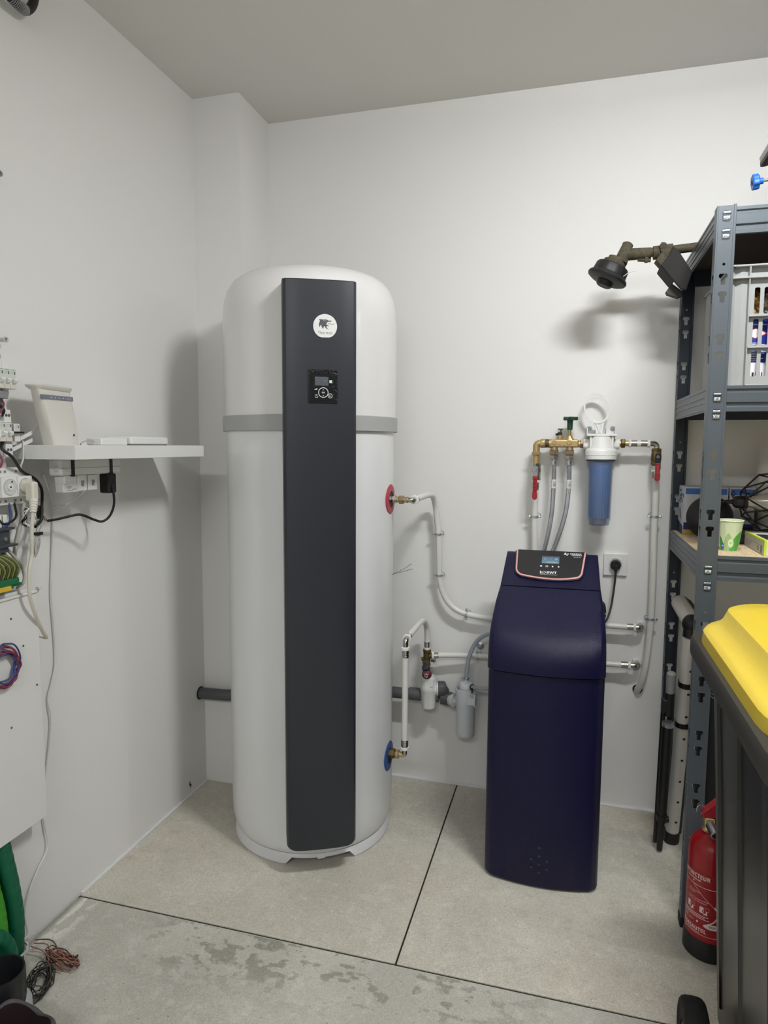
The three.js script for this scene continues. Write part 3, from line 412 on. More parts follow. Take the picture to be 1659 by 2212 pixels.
{
  const X = 1.05, Z = 0.105;
  const t = thing('softener_trap', 'pale grey cylindrical drain trap hanging left of the blue cabinet', 'drain trap', [X, 0.255, Z]);
  part(t, 'cup', lathe([[0, 0], [0.033, 0.001], [0.0355, 0.004], [0.037, 0.013], [0.037, 0.125], [0.0385, 0.128], [0.0395, 0.165], [0.0402, 0.19], [0.038, 0.191], [0.036, 0.16], [0, 0.155]], [X, 0.258, Z], [0, 1, 0], 44), MT.greyTrap);
  part(t, 'bracket', [rspan(X + 0.01, X + 0.042, 0.396, 0.424, Z + 0.02, Z + 0.042, 0.003), rspan(X + 0.036, X + 0.0425, 0.39, 0.44, Z + 0.0, Z + 0.04, 0.002)], MT.greyTrap);
  part(t, 'cap', [lathe([[0, 0], [0.027, 0], [0.027, 0.03], [0.024, 0.036], [0.009, 0.041], [0.008, 0.055], [0, 0.055]], [X, 0.434, Z], [0, 1, 0], 36), rod([X + 0.014, 0.46, Z + 0.01], [X + 0.036, 0.464, Z + 0.03], 0.006)], MT.greyTrap);
  part(t, 'hose_clamp', [torus(0.0095, 0.0028, [X + 0.001, 0.487, Z], [0, 1, 0], 20), rbox(0.01, 0.006, 0.008, 0.001, X - 0.013, 0.487, Z + 0.004)], MT.steel, 'steel clamp on the upper hose');
  part(t, 'hose_clamp', [torus(0.0085, 0.003, [X + 0.026, 0.462, Z + 0.02], [0.75, 0.15, 0.65], 20), rbox(0.006, 0.02, 0.006, 0.001, X + 0.028, 0.452, Z + 0.03)], MT.black, 'black clamp on the side hose');
  part(t, 'side_outlet', lathe([[0, 0], [0.02, 0], [0.022, 0.012], [0.028, 0.014], [0.0285, 0.026], [0.02, 0.028], [0.019, 0.045], [0, 0.045]], [X - 0.068, 0.383, Z - 0.028], [0.9, 0.06, 0.38], 30), MT.greyLight, 'pale outlet collar');
}
{
  const t = thing('clear_hose', 'clear plastic hose curving from the top of the grey trap to the blue cabinet', 'hose', [1.058, 0.5, 0.105]);
  part(t, 'hose', tube([[1.051, 0.482, 0.105], [1.052, 0.52, 0.104], [1.06, 0.575, 0.104], [1.088, 0.637, 0.115], [1.13, 0.68, 0.155], [1.174, 0.7, 0.2]], 0.0085, 60, 14), MT.hoseClear);
  const u = thing('clear_hose', 'short clear plastic hose from the side of the grey trap into the blue cabinet', 'hose', [1.09, 0.465, 0.14]);
  part(u, 'hose', tube([[1.076, 0.4635, 0.126], [1.1, 0.466, 0.142], [1.135, 0.47, 0.15], [1.175, 0.474, 0.18]], 0.0075, 40, 14), MT.hoseClear);
}
// supply: from the safety valve across behind the cabinet
{
  const t = thing('cold_supply_pipe', 'white horizontal pipe from the safety valve running behind the blue cabinet', 'pipe', [1.3, 0.57, 0.05]);
  ringAt(t, [0.906, 0.553, 0.064], [0.914, 0.553, 0.063], PR + 0.004); sleeveAt(t, [0.914, 0.553, 0.063], [0.932, 0.5545, 0.06]);
  part(t, 'pipe', sweep(catm([[0.93, 0.5545, 0.06], [1.0, 0.558, 0.05], [1.09, 0.562, 0.046], [1.35, 0.57, 0.045], [1.62, 0.576, 0.045]]), PR, 16), MT.pipe);
  sleeveAt(t, [1.618, 0.576, 0.045], [1.642, 0.577, 0.045]); ringAt(t, [1.642, 0.577, 0.045], [1.651, 0.577, 0.045]);
  part(t, 'wall_elbow', bend([[1.65, 0.577, 0.045], [1.676, 0.577, 0.045], [1.676, 0.577, 0.012]], 0.0105, 0.012), MT.nickel, 'nickel elbow into the wall');
  part(t, 'wall_ring', lathe([[0, 0], [0.017, 0], [0.0175, 0.004], [0.015, 0.012], [0, 0.012]], [1.676, 0.577, 0], [0, 0, 1], 28), MT.white, 'white wall ring');
}
// clips: a band round the pipe, two ears with screws, a wall rod and a spare hook
function pipeClip(label, p, along, flip = 1, disc = false) { // along: pipe direction
  const t = thing('pipe_clip', label, 'pipe clip', p, { group: undefined }); const [x, y, z] = p; const d = P3(along);
  const e = d.y > 0.5 ? V(1, 0, 0) : V(0, 1, 0); const c = V(...p);
  const band = lathe([[PR + 0.0002, -0.004], [PR + 0.0022, -0.004], [PR + 0.0022, 0.004], [PR + 0.0002, 0.004], [PR + 0.0002, -0.004]], p, along, 28);
  part(t, 'band', band, MT.zinc);
  for (const s of [-1, 1]) { const q = c.clone().add(e.clone().multiplyScalar(s * 0.0175)); const ear = d.y > 0.5 ? rbox(0.012, 0.0075, 0.006, 0.002, q.x, q.y, q.z) : rbox(0.0075, 0.012, 0.006, 0.002, q.x, q.y, q.z); const em = part(t, 'ear', ear, MT.zinc); part(em, 'screw', lathe([[0, 0], [0.0038, 0], [0.0036, 0.0025], [0.0016, 0.0035], [0, 0.003]], [q.x + e.x * s * 0.001, q.y + e.y * s * 0.001, q.z + 0.003], [0, 0, 1], 14), MT.chrome); }
  part(t, 'wall_stud', rod([x, y, 0], [x, y, z - PR], 0.003), MT.zinc);
  const q = c.clone().add(e.clone().multiplyScalar(flip * 0.0145)); const k = d.y > 0.5 ? tube([[q.x + flip * 0.007, q.y + 0.002, q.z], [q.x + flip * 0.006, q.y + 0.009, q.z], [q.x, q.y + 0.014, q.z + 0.001], [q.x - flip * 0.004, q.y + 0.016, q.z]], 0.0018, 14, 7) : tube([[q.x + 0.002, q.y + flip * 0.008, q.z], [q.x + 0.009, q.y + flip * 0.007, q.z], [q.x + 0.014, q.y + flip * 0.002, q.z + 0.001], [q.x + 0.017, q.y - flip * 0.004, q.z]], 0.0018, 14, 7);
  part(t, 'hook', k, MT.zinc);
  if (disc) part(t, 'wall_disc', lathe([[0, 0], [0.014, 0], [0.0145, 0.002], [0.01, 0.004], [0.004, 0.012], [0, 0.012]], [x + 0.006, y + 0.028, 0.001], [0, 0, 1], 26), MT.zinc);
  return t;
}
pipeClip('zinc pipe clip highest on the hot pipe, nearest the red collar', [0.921, 1.037, 0.044], [0.02, 1, 0], 1);
pipeClip('zinc pipe clip just above the curve of the hot pipe', [0.9268, 0.874, 0.044], [0, 1, 0], 1);
pipeClip('upright zinc pipe clip past the curve of the hot pipe, beside the blue cabinet', [1.037, 0.7257, 0.044], [1, -0.2, 0], 1);
pipeClip('zinc clip with a round wall disc on the lower horizontal pipe, behind the clear hose', [1.083, 0.5617, 0.0465], [1, 0.03, 0], 1, true);
pipeClip('zinc pipe clip on the pipe under the left red lever valve', [1.289, 1.119, 0.045], [0, 1, 0], 1);
pipeClip('upper zinc pipe clip on the pipe beside the metal shelving', [1.711, 1.133, 0.045], [0, 1, 0], -1);
pipeClip('lower zinc pipe clip on the pipe beside the metal shelving', [1.7135, 0.757, 0.045], [0, 1, 0], -1, false);
// left drop of the filter line
{
  const t = thing('left_supply_pipe', 'white upright pipe below the left red lever valve, ending behind the cabinet', 'pipe', [1.29, 0.9, 0.045]);
  part(t, 'pipe', sweep(catm([[1.2895, 1.25, 0.05], [1.289, 1.119, 0.045], [1.292, 0.978, 0.045], [1.294, 0.91, 0.05], [1.297, 0.86, 0.075], [1.299, 0.835, 0.118]]), PR + 0.0008, 16), MT.pipe);
}
function leverValve(label, X, yTop, yBot, Z, bodyMat, o) {
  const t = thing('ball_valve', label, 'valve', [X, yBot, Z]); const L = yTop - yBot, ym = (yTop + yBot) / 2;
  part(t, 'body', [hex([X, yTop, Z], [X, yTop - 0.016, Z], 0.0165, 8), lathe([[0, 0], [0.0135, 0], [0.0175, 0.012], [0.0175, L - 0.03], [0.0145, L - 0.014], [0, L - 0.014]], [X, yBot + 0.006, Z], [0, 1, 0], 28), hex([X, yBot + 0.014, Z], [X, yBot, Z], 0.0165, 8)], bodyMat);
  part(t, 'stem', [rod([X + o.dx, ym, Z + 0.015], [X + o.dx, ym, Z + 0.032], 0.006), hex([X + o.dx, ym, Z + 0.03], [X + o.dx, ym, Z + 0.036], 0.0062)], MT.chrome);
  const hz = Z + 0.029; const h0 = ym - 0.026, h1 = o.end;
  part(t, 'lever_plate', ext([[X + o.dx - 0.0095, ym + 0.013], [X + o.dx - 0.0095, h0], [X + o.dx + 0.0085, h0], [X + o.dx + 0.0095, ym + 0.013]].reverse(), 0.003, 0.0008).translate(0, 0, hz), o.plate);
  const lv = new THREE.Shape(); const a = X + o.dx, w = 0.0085; lv.moveTo(a - w, h0 + 0.004); lv.lineTo(a - w * 0.85 - 0.0005, h1 + 0.03); lv.quadraticCurveTo(a - 0.0115, h1 + 0.014, a - 0.008, h1 + 0.004); lv.quadraticCurveTo(a, h1 - 0.005, a + 0.008, h1 + 0.004); lv.quadraticCurveTo(a + 0.0105, h1 + 0.016, a + w * 0.85, h1 + 0.03); lv.lineTo(a + w, h0 + 0.004); lv.closePath();
  const lm = part(t, 'lever', ext(lv, 0.007, 0.0018).translate(0, 0, hz + 0.001), MT.red, 'red lever');
  const pr = []; for (let i = 0; i < o.marks; i++) pr.push(box(0.005, 0.0035 - 0.0014 * (i % 2), 0.0006, a, h0 - 0.008 - i * (h0 - h1 - 0.03) / o.marks, hz + 0.0081)); part(lm, 'lever_marks', pr, o.markMat, 'small raised marks');
  part(t, 'press_sleeve', [hex([X, yBot, Z], [X, yBot - 0.015, Z], 0.0175, 8), rod([X, yBot - 0.01, Z], [X, yBot - 0.045, Z - 0.003], PR + 0.002)], MT.nickel);
  part(t, 'white_ring', rod([X + 0.0, yBot - 0.014, Z], [X, yBot - 0.022, Z], PR + 0.005), MT.white);
  return t;
}
leverValve('left ball valve with a long red lever below the brass elbow', 1.2905, 1.32, 1.272, 0.06, MT.nickel, { dx: -0.001, end: 1.187, plate: MT.chrome, marks: 7, markMat: MT.redDark });
leverValve('right ball valve with a short red lever below the chrome elbow', 1.706, 1.378, 1.318, 0.058, MT.brassDark, { dx: 0.003, end: 1.264, plate: MT.black, marks: 4, markMat: std(0xcc5560, 0.5) });
{
  const t = thing('right_supply_pipe', 'white upright pipe running down beside the metal shelving and curving into the wall', 'pipe', [1.71, 0.9, 0.045]);
  part(t, 'pipe', sweep(catm([[1.7065, 1.3, 0.055], [1.711, 1.243, 0.046], [1.7125, 1.076, 0.045], [1.715, 0.9, 0.045], [1.7145, 0.76, 0.045], [1.711, 0.682, 0.045], [1.7045, 0.595, 0.045], [1.695, 0.525, 0.034], [1.684, 0.478, 0.012], [1.68, 0.462, -0.004]]), PR + 0.0012, 16), MT.pipe);
  part(t, 'wall_gap', torus(0.0145, 0.0035, [1.683, 0.4745, 0.001], [0, 0.2, 1], 24), MT.blackMatt, 'dark hole in the wall');
}
// brass manifold
{
  const y = 1.392, Z = 0.065;
  const t = thing('brass_manifold', 'brass bypass manifold with a green handle left of the blue filter', 'valve manifold', [1.385, y, Z]);
  part(t, 'body', [rbox(0.105, 0.03, 0.032, 0.007, 1.388, y + 0.002, Z), rod([1.335, y + 0.002, Z], [1.344, y + 0.002, Z], 0.017), rod([1.438, y, Z], [1.447, y, Z], 0.0125), rod([1.354, y, Z], [1.354, y - 0.024, Z], 0.0125), rod([1.4085, y, Z], [1.4085, y - 0.024, Z], 0.0125), rod([1.373, y + 0.014, Z], [1.373, y + 0.028, Z], 0.0118), rod([1.373, y + 0.028, Z], [1.373, y + 0.032, Z], 0.009), lathe([[0, 0], [0.0175, 0], [0.0165, 0.006], [0.011, 0.012], [0.01, 0.018], [0, 0.018]], [1.407, y + 0.012, Z], [0, 1, 0], 24)], MT.brass);
  for (const x of [1.3535, 1.407]) part(t, 'port_boss', [lathe([[0, 0], [0.0095, 0], [0.009, 0.004], [0.006, 0.0055], [0.0055, 0.004], [0, 0.004]], [x, y + 0.006, Z + 0.015], [0, 0, 1], 24)], MT.brass, 'round boss');
  part(t, 'arrow_mark', [box(0.012, 0.002, 0.002, 1.371, y - 0.002, Z + 0.0165), box(0.002, 0.008, 0.002, 1.376, y - 0.005, Z + 0.0165), box(0.011, 0.002, 0.002, 1.39, y - 0.004, Z + 0.0165), box(0.002, 0.007, 0.002, 1.386, y - 0.006, Z + 0.0165)], MT.bronze, 'raised flow marks');
  part(t, 'end_nut', hex([1.445, y + 0.001, Z], [1.459, y + 0.001, Z], 0.0185), MT.bronze);
  for (const x of [1.354, 1.4085]) part(t, 'port_nut', [hex([x, y - 0.022, Z], [x, y - 0.039, Z], 0.0185), torus(0.0135, 0.0015, [x, y - 0.021, Z], [0, 1, 0], 24)], MT.bronze, 'bronze port nut');
  part(t, 'spindle', rod([1.407, y + 0.026, Z], [1.407, y + 0.058, Z], 0.0058), MT.gold);
  const hs = []; hs.push(lathe([[0, 0], [0.0095, 0], [0.0105, 0.03], [0.012, 0.038], [0, 0.038]], [1.407, y + 0.051, Z], [0, 1, 0], 24));
  const sh = []; for (let i = 0; i < 60; i++) { const a = i / 60 * Math.PI * 2, r = 0.0235 + 0.0045 * Math.cos(5 * a); sh.push([Math.cos(a) * r, Math.sin(a) * r]); } hs.push(ext(sh, 0.0125, 0.0025).rotateX(-Math.PI / 2).translate(1.407, y + 0.086, Z));
  part(t, 'handle', hs, MT.green, 'dark green star handle');
  part(t, 'drain_tap', [rbox(0.014, 0.014, 0.012, 0.002, 1.373, y + 0.037, Z), rod([1.366, y + 0.037, Z], [1.36, y + 0.034, Z + 0.008], 0.004)], MT.black, 'small black tap');
  part(t, 'drain_tap_handle', [rod([1.3755, y + 0.042, Z], [1.3755, y + 0.052, Z], 0.0022), rbox(0.018, 0.0045, 0.007, 0.001, 1.3735, y + 0.0535, Z)], MT.green, 'tiny green handle');
}
{
  const y = 1.394, Z = 0.062;
  const t = thing('brass_elbow', 'brass elbow joining the manifold to the left red lever valve', 'pipe fitting', [1.289, 1.33, Z]);
  part(t, 'bend_piece', [bend([[1.312, y, Z], [1.2895, y, Z], [1.2895, 1.362, Z]], 0.0128, 0.016), lathe([[0, 0], [0.0165, 0], [0.017, 0.002], [0.017, 0.016], [0.0155, 0.018], [0, 0.018]], [1.304, y, Z], [1, 0, 0], 28)], MT.brass);
  part(t, 'thread', [rod([1.32, y, Z], [1.336, y, Z], 0.0155), torus(0.0157, 0.0012, [1.323, y, Z], [1, 0, 0], 24)], std(0x5f5b45, 0.5, 0.6), 'dark seal ring');
  part(t, 'lower_nut', hex([1.2895, 1.363, Z], [1.2895, 1.35, Z], 0.0185), MT.brass);
  part(t, 'nipple', rod([1.2895, 1.352, Z], [1.2895, 1.316, Z], 0.0118), MT.brass);
}
// braided hoses
const braid = dataTex(64, 64, (u, v) => { const a = Math.sin((u * 2 + v * 2) * Math.PI * 4) * Math.sin((u * 2 - v * 2) * Math.PI * 4); const q = 120 + 90 * a; return [q, q, q]; }, false);
braid.repeat.set(4, 60);
const braidMat = std(0xb2b5b8, 0.24, 1, { bumpMap: braid, bumpScale: 0.0009 });
for (const [x, pts, label] of [[1.3545, [[1.3545, 1.33, 0.065], [1.3555, 1.25, 0.065], [1.352, 1.14, 0.077], [1.34, 1.05, 0.088], [1.327, 0.99, 0.1], [1.317, 0.94, 0.102], [1.31, 0.89, 0.111]], 'left braided steel hose below the brass manifold'], [1.4085, [[1.4085, 1.33, 0.065], [1.41, 1.25, 0.065], [1.401, 1.14, 0.077], [1.378, 1.05, 0.088], [1.3585, 0.99, 0.1], [1.345, 0.94, 0.102], [1.335, 0.89, 0.111]], 'right braided steel hose below the brass manifold']]) {
  const t = thing('braided_hose', label, 'hose', [x, 1.3, 0.065]); const c = new THREE.CatmullRomCurve3(pts.map(P3), false, 'centripetal');
  part(t, 'nut', hex([x, 1.352, 0.065], [x, 1.335, 0.065], 0.0155), MT.nickel, 'nickel nut');
  part(t, 'ferrule', [rod([x, 1.335, 0.065], [x, 1.314, 0.065], 0.0088), torus(0.009, 0.0016, [x, 1.331, 0.065], [0, 1, 0], 20), torus(0.009, 0.0016, [x, 1.317, 0.065], [0, 1, 0], 20)], MT.chrome, 'chrome ferrule');
  part(t, 'hose', sweep(c.getPoints(70), 0.0082, 16), braidMat);
  const s = c.getPoints(200).filter(p => p.y < 1.262 && p.y > 1.226); const tl = canvasTex(128, 128, (k, w, h) => { k.fillStyle = '#dadada'; k.fillRect(0, 0, w, h); k.fillStyle = '#2b2b2b'; for (let r = 0; r < 3; r++) for (let i = 0; i < 7; i++) k.fillRect(10 + r * 42, 16 + i * 14, 26, 3 + (i * 5 + r * 3) % 6); });
  part(t, 'sticker', sweep(s, 0.0088, 16, false), std(0xffffff, 0.6, 0, { map: tl }), 'white printed sleeve label');
}
// filter
{
  const X = 1.5175, Z = 0.088, y = 1.392;
  const t = thing('water_filter', 'white capped water filter with a blue cartridge in a clear bowl', 'water filter', [X, 1.09, Z]);
  part(t, 'head', [lathe([[0, 0], [0.0515, 0], [0.0535, 0.002], [0.0545, 0.03], [0.0525, 0.036], [0.047, 0.04], [0.043, 0.06], [0.04, 0.082], [0, 0.084]], [X, 1.337, Z], [0, 1, 0], 48), lathe([[0.0535, 0], [0.0552, 0.001], [0.0552, 0.003], [0.0535, 0.004]], [X, 1.352, Z], [0, 1, 0], 48), lathe([[0, 0], [0.018, 0], [0.0185, 0.002], [0.0185, 0.024], [0.017, 0.03], [0, 0.03]], [X - 0.0615, y, Z - 0.01], [1, 0, 0], 30), lathe([[0, 0], [0.018, 0], [0.0185, 0.002], [0.0185, 0.024], [0.017, 0.03], [0, 0.03]], [X + 0.0615, y, Z - 0.01], [-1, 0, 0], 30), ...[-0.037, -0.024, 0.024, 0.037].map(d => rspan(X + d - 0.003, X + d + 0.003, 1.37, 1.42, Z - 0.01, Z + 0.028, 0.001))], MT.white, 'white filter head');
  const br = []; br.push(rspan(X - 0.051, X + 0.051, 1.42, 1.428, 0.004, Z + 0.035, 0.002)); br.push(ext(rrect(X - 0.051, X + 0.051, 1.418, 1.468, [0.003, 0.003, 0.02, 0.02]), 0.006, 0.001).translate(0, 0, 0.002));
  for (const d of [-0.049, -0.018, 0.018, 0.049]) br.push(rspan(X + d - 0.0018, X + d + 0.0018, 1.425, 1.45, 0.005, 0.05, 0.001));
  part(t, 'wall_bracket', br, MT.white, 'white wall bracket');
  for (const d of [-0.0405, 0.041]) { const sc = part(t, 'bracket_screw', [lathe([[0, 0], [0.0095, 0], [0.0095, 0.0015], [0, 0.0015]], [X + d, 1.449, 0.008], [0, 0, 1], 24), hex([X + d, 1.449, 0.009], [X + d, 1.449, 0.015], 0.006)], MT.steel); part(sc, 'screw_slot', box(0.007, 0.0012, 0.001, X + d, 1.449, 0.0152).rotateZ(0), MT.blackMatt); }
  part(t, 'seal', lathe([[0.04, 0], [0.05, 0], [0.05, 0.006], [0.04, 0.006]], [X, 1.332, Z], [0, 1, 0], 44), std(0x1d2e3f, 0.5), 'dark seal');
  const prof = [[0, 0.004], [0.03, 0], [0.0355, 0.001], [0.0375, 0.006], [0.038, 0.014], [0.041, 0.022], [0.0435, 0.2], [0.0475, 0.21], [0.0475, 0.228]];
  part(t, 'bowl', lathe(prof.concat([...prof].reverse().map(([r, h]) => [Math.max(0, r - 0.0022), h + 0.0022])), [X, 1.1, Z], [0, 1, 0], 48), phys(0xe6ebf2, 0.08, 0, { transmission: 0.92, thickness: 0, ior: 1.3 }), 'clear plastic bowl');
  const ck = part(t, 'cartridge', lathe([[0, 0], [0.0345, 0], [0.036, 0.002], [0.0372, 0.2], [0.036, 0.203], [0, 0.203]], [X, 1.126, Z], [0, 1, 0], 40), std(0x3579b4, 0.4), 'blue cartridge');
  const ribs = []; for (let i = 0; i < 22; i++) { const a = i / 22 * Math.PI * 2; ribs.push(rod([X + Math.cos(a) * 0.0358, 1.13, Z + Math.sin(a) * 0.0358], [X + Math.cos(a) * 0.037, 1.322, Z + Math.sin(a) * 0.037], 0.0012, 0.0012, 6)); } part(ck, 'ribs', ribs, std(0x4486c2, 0.4));
  part(t, 'bowl_foot', lathe([[0, 0], [0.024, 0], [0.027, 0.004], [0.026, 0.022], [0, 0.022]], [X, 1.104, Z], [0, 1, 0], 30), std(0x6e7686, 0.5), 'grey foot inside the bowl');
}
{
  const cx = 1.4985, cy = 1.522, Z = 0.05;
  const t = thing('filter_wrench', 'white translucent ring wrench standing behind the filter bracket', 'wrench', [1.508, 1.43, Z]);
  const R = []; for (let i = 0; i <= 56; i++) { const a = i / 56 * Math.PI * 2; const c = V(Math.cos(a) * 0.0385, Math.sin(a) * 0.0505, 0).applyAxisAngle(V(0, 0, 1), 0.28); const n = c.clone().normalize(); const e = 0.006; const p = V(cx, cy, Z).add(c); R.push([p.clone().add(V(0, 0, -0.008)), p.clone().add(n.clone().multiplyScalar(e)).add(V(0, 0, -0.008)), p.clone().add(n.clone().multiplyScalar(e)).add(V(0, 0, 0.008)), p.clone().add(V(0, 0, 0.008))]); }
  part(t, 'ring', loft(R, true, false, false, 0.6), MT.whiteGloss);
  part(t, 'handle', [ext([[1.487, 1.482], [1.5, 1.43], [1.521, 1.43], [1.528, 1.482], [1.508, 1.472]].reverse(), 0.009, 0.001).translate(0, 0, Z - 0.005), tube([[1.482, 1.486, Z + 0.004], [1.5, 1.462, Z + 0.006], [1.51, 1.432, Z + 0.006]], 0.0022, 16, 8), tube([[1.53, 1.482, Z + 0.004], [1.516, 1.465, Z + 0.006], [1.514, 1.432, Z + 0.006]], 0.0022, 16, 8)], MT.whiteGloss);
}
{
  const y = 1.395, Z = 0.066;
  const t = thing('filter_outlet_fitting', 'short chrome and brass fitting between the filter and the right valve', 'pipe fitting', [1.64, y, Z]);
  part(t, 'brass_union', [rod([1.574, y, Z], [1.6, y, Z], 0.0115), rod([1.597, y, Z], [1.614, y, Z], 0.01)], MT.brass); part(t, 'union_nut', hex([1.585, y, Z], [1.599, y, Z], 0.0185), MT.brassDark);
  ringAt(t, [1.612, y, Z], [1.619, y, Z], 0.0135);
  sleeveAt(t, [1.619, y, Z], [1.64, y, Z], 0.0118); part(t, 'pipe', rod([1.638, y, Z], [1.655, y, Z], 0.011), MT.pipe, 'short white pipe'); sleeveAt(t, [1.652, y, Z], [1.674, y, Z], 0.0118); ringAt(t, [1.674, y, Z], [1.683, y, Z], 0.0145);
  part(t, 'elbow', bend([[1.682, y, Z], [1.705, y, Z - 0.004], [1.706, 1.372, 0.058]], 0.0098, 0.013), MT.chrome, 'chrome elbow');
}
// wall socket with the cabinet's plug and cord
{
  const t = thing('wall_socket', 'white square wall socket right of the blue cabinet', 'socket', [1.587, 0.945, 0]);
  part(t, 'plate', rspan(1.5445, 1.6285, 0.904, 0.987, 0, 0.011, 0.0025), MT.white);
  part(t, 'socket_ring', lathe([[0.02, 0.004], [0.0225, 0.0125], [0.0255, 0.0125], [0.0262, 0.0105], [0.0262, 0.009]], [1.5865, 0.9465, 0], [0, 0, 1], 40), MT.white);
  part(t, 'shaded_socket_well', lathe([[0, 0.0102], [0.0195, 0.0105], [0.0208, 0.0118]], [1.5865, 0.9465, 0.0005], [0, 0, 1], 36), MT.greyMid);  // grey well in a white socket, its shade put into the colour
  const c = thing('power_cable', 'black plug and cable hanging from the white wall socket to the blue cabinet', 'cable', [1.587, 0.93, 0.03]);
  part(c, 'plug', [lathe([[0, 0], [0.0178, 0], [0.0185, 0.004], [0.0185, 0.018], [0.015, 0.022], [0, 0.022]], [1.5865, 0.9465, 0.0112], [0, 0, 1], 32), rbox(0.011, 0.026, 0.016, 0.004, 1.5868, 0.936, 0.034)], MT.black);
  part(c, 'cable', tube([[1.5868, 0.926, 0.036], [1.585, 0.89, 0.042], [1.5795, 0.84, 0.055], [1.571, 0.79, 0.075], [1.556, 0.752, 0.1], [1.53, 0.728, 0.13]], 0.0036, 50, 10), MT.black);
  const g = thing('cable_gland', 'black cable gland with two silver rings on the right edge of the cabinet', 'cable connector', [1.54, 0.8, 0.22]);
  part(g, 'cable', tube([[1.525, 0.848, 0.215], [1.537, 0.842, 0.22], [1.542, 0.826, 0.222], [1.543, 0.8, 0.222], [1.54, 0.77, 0.22], [1.53, 0.745, 0.215]], 0.0058, 40, 10), MT.black);
  for (const y of [0.806, 0.79]) part(g, 'metal_ring', lathe([[0, 0], [0.0075, 0], [0.0075, 0.005], [0, 0.005]], [1.5425, y, 0.222], [0.05, 1, 0], 20), MT.chrome, 'silver ring');
}

// ---------------------------------------------------------------- metal shelving
const SX0 = 1.763, SX1 = 2.72, SZ0 = 0.025, SZ1 = 0.642, SH = 2.008;
const keyY = [], tabY = []; // keyhole pairs down a post; the pairs under the beams carry tabs
for (let k = 0; k < 13; k++) { const y = 1.9875 - k * 0.1555; for (const q of [y, y - 0.046]) (k % 3 === 0 && k < 8 ? tabY : keyY).push(q); }
function keyhole(x, y) { const p = new THREE.Path(); const w = 0.0105, s = 0.0055; p.moveTo(x - s, y - 0.024); p.lineTo(x - s, y - 0.0085); p.quadraticCurveTo(x - w - 0.001, y - 0.007, x - w, y); p.quadraticCurveTo(x - w * 0.9, y + 0.004, x - s, y + 0.004); p.lineTo(x + s, y + 0.004); p.quadraticCurveTo(x + w * 0.9, y + 0.004, x + w, y); p.quadraticCurveTo(x + w + 0.001, y - 0.007, x + s, y - 0.0085); p.lineTo(x + s, y - 0.024); p.closePath(); return p; }
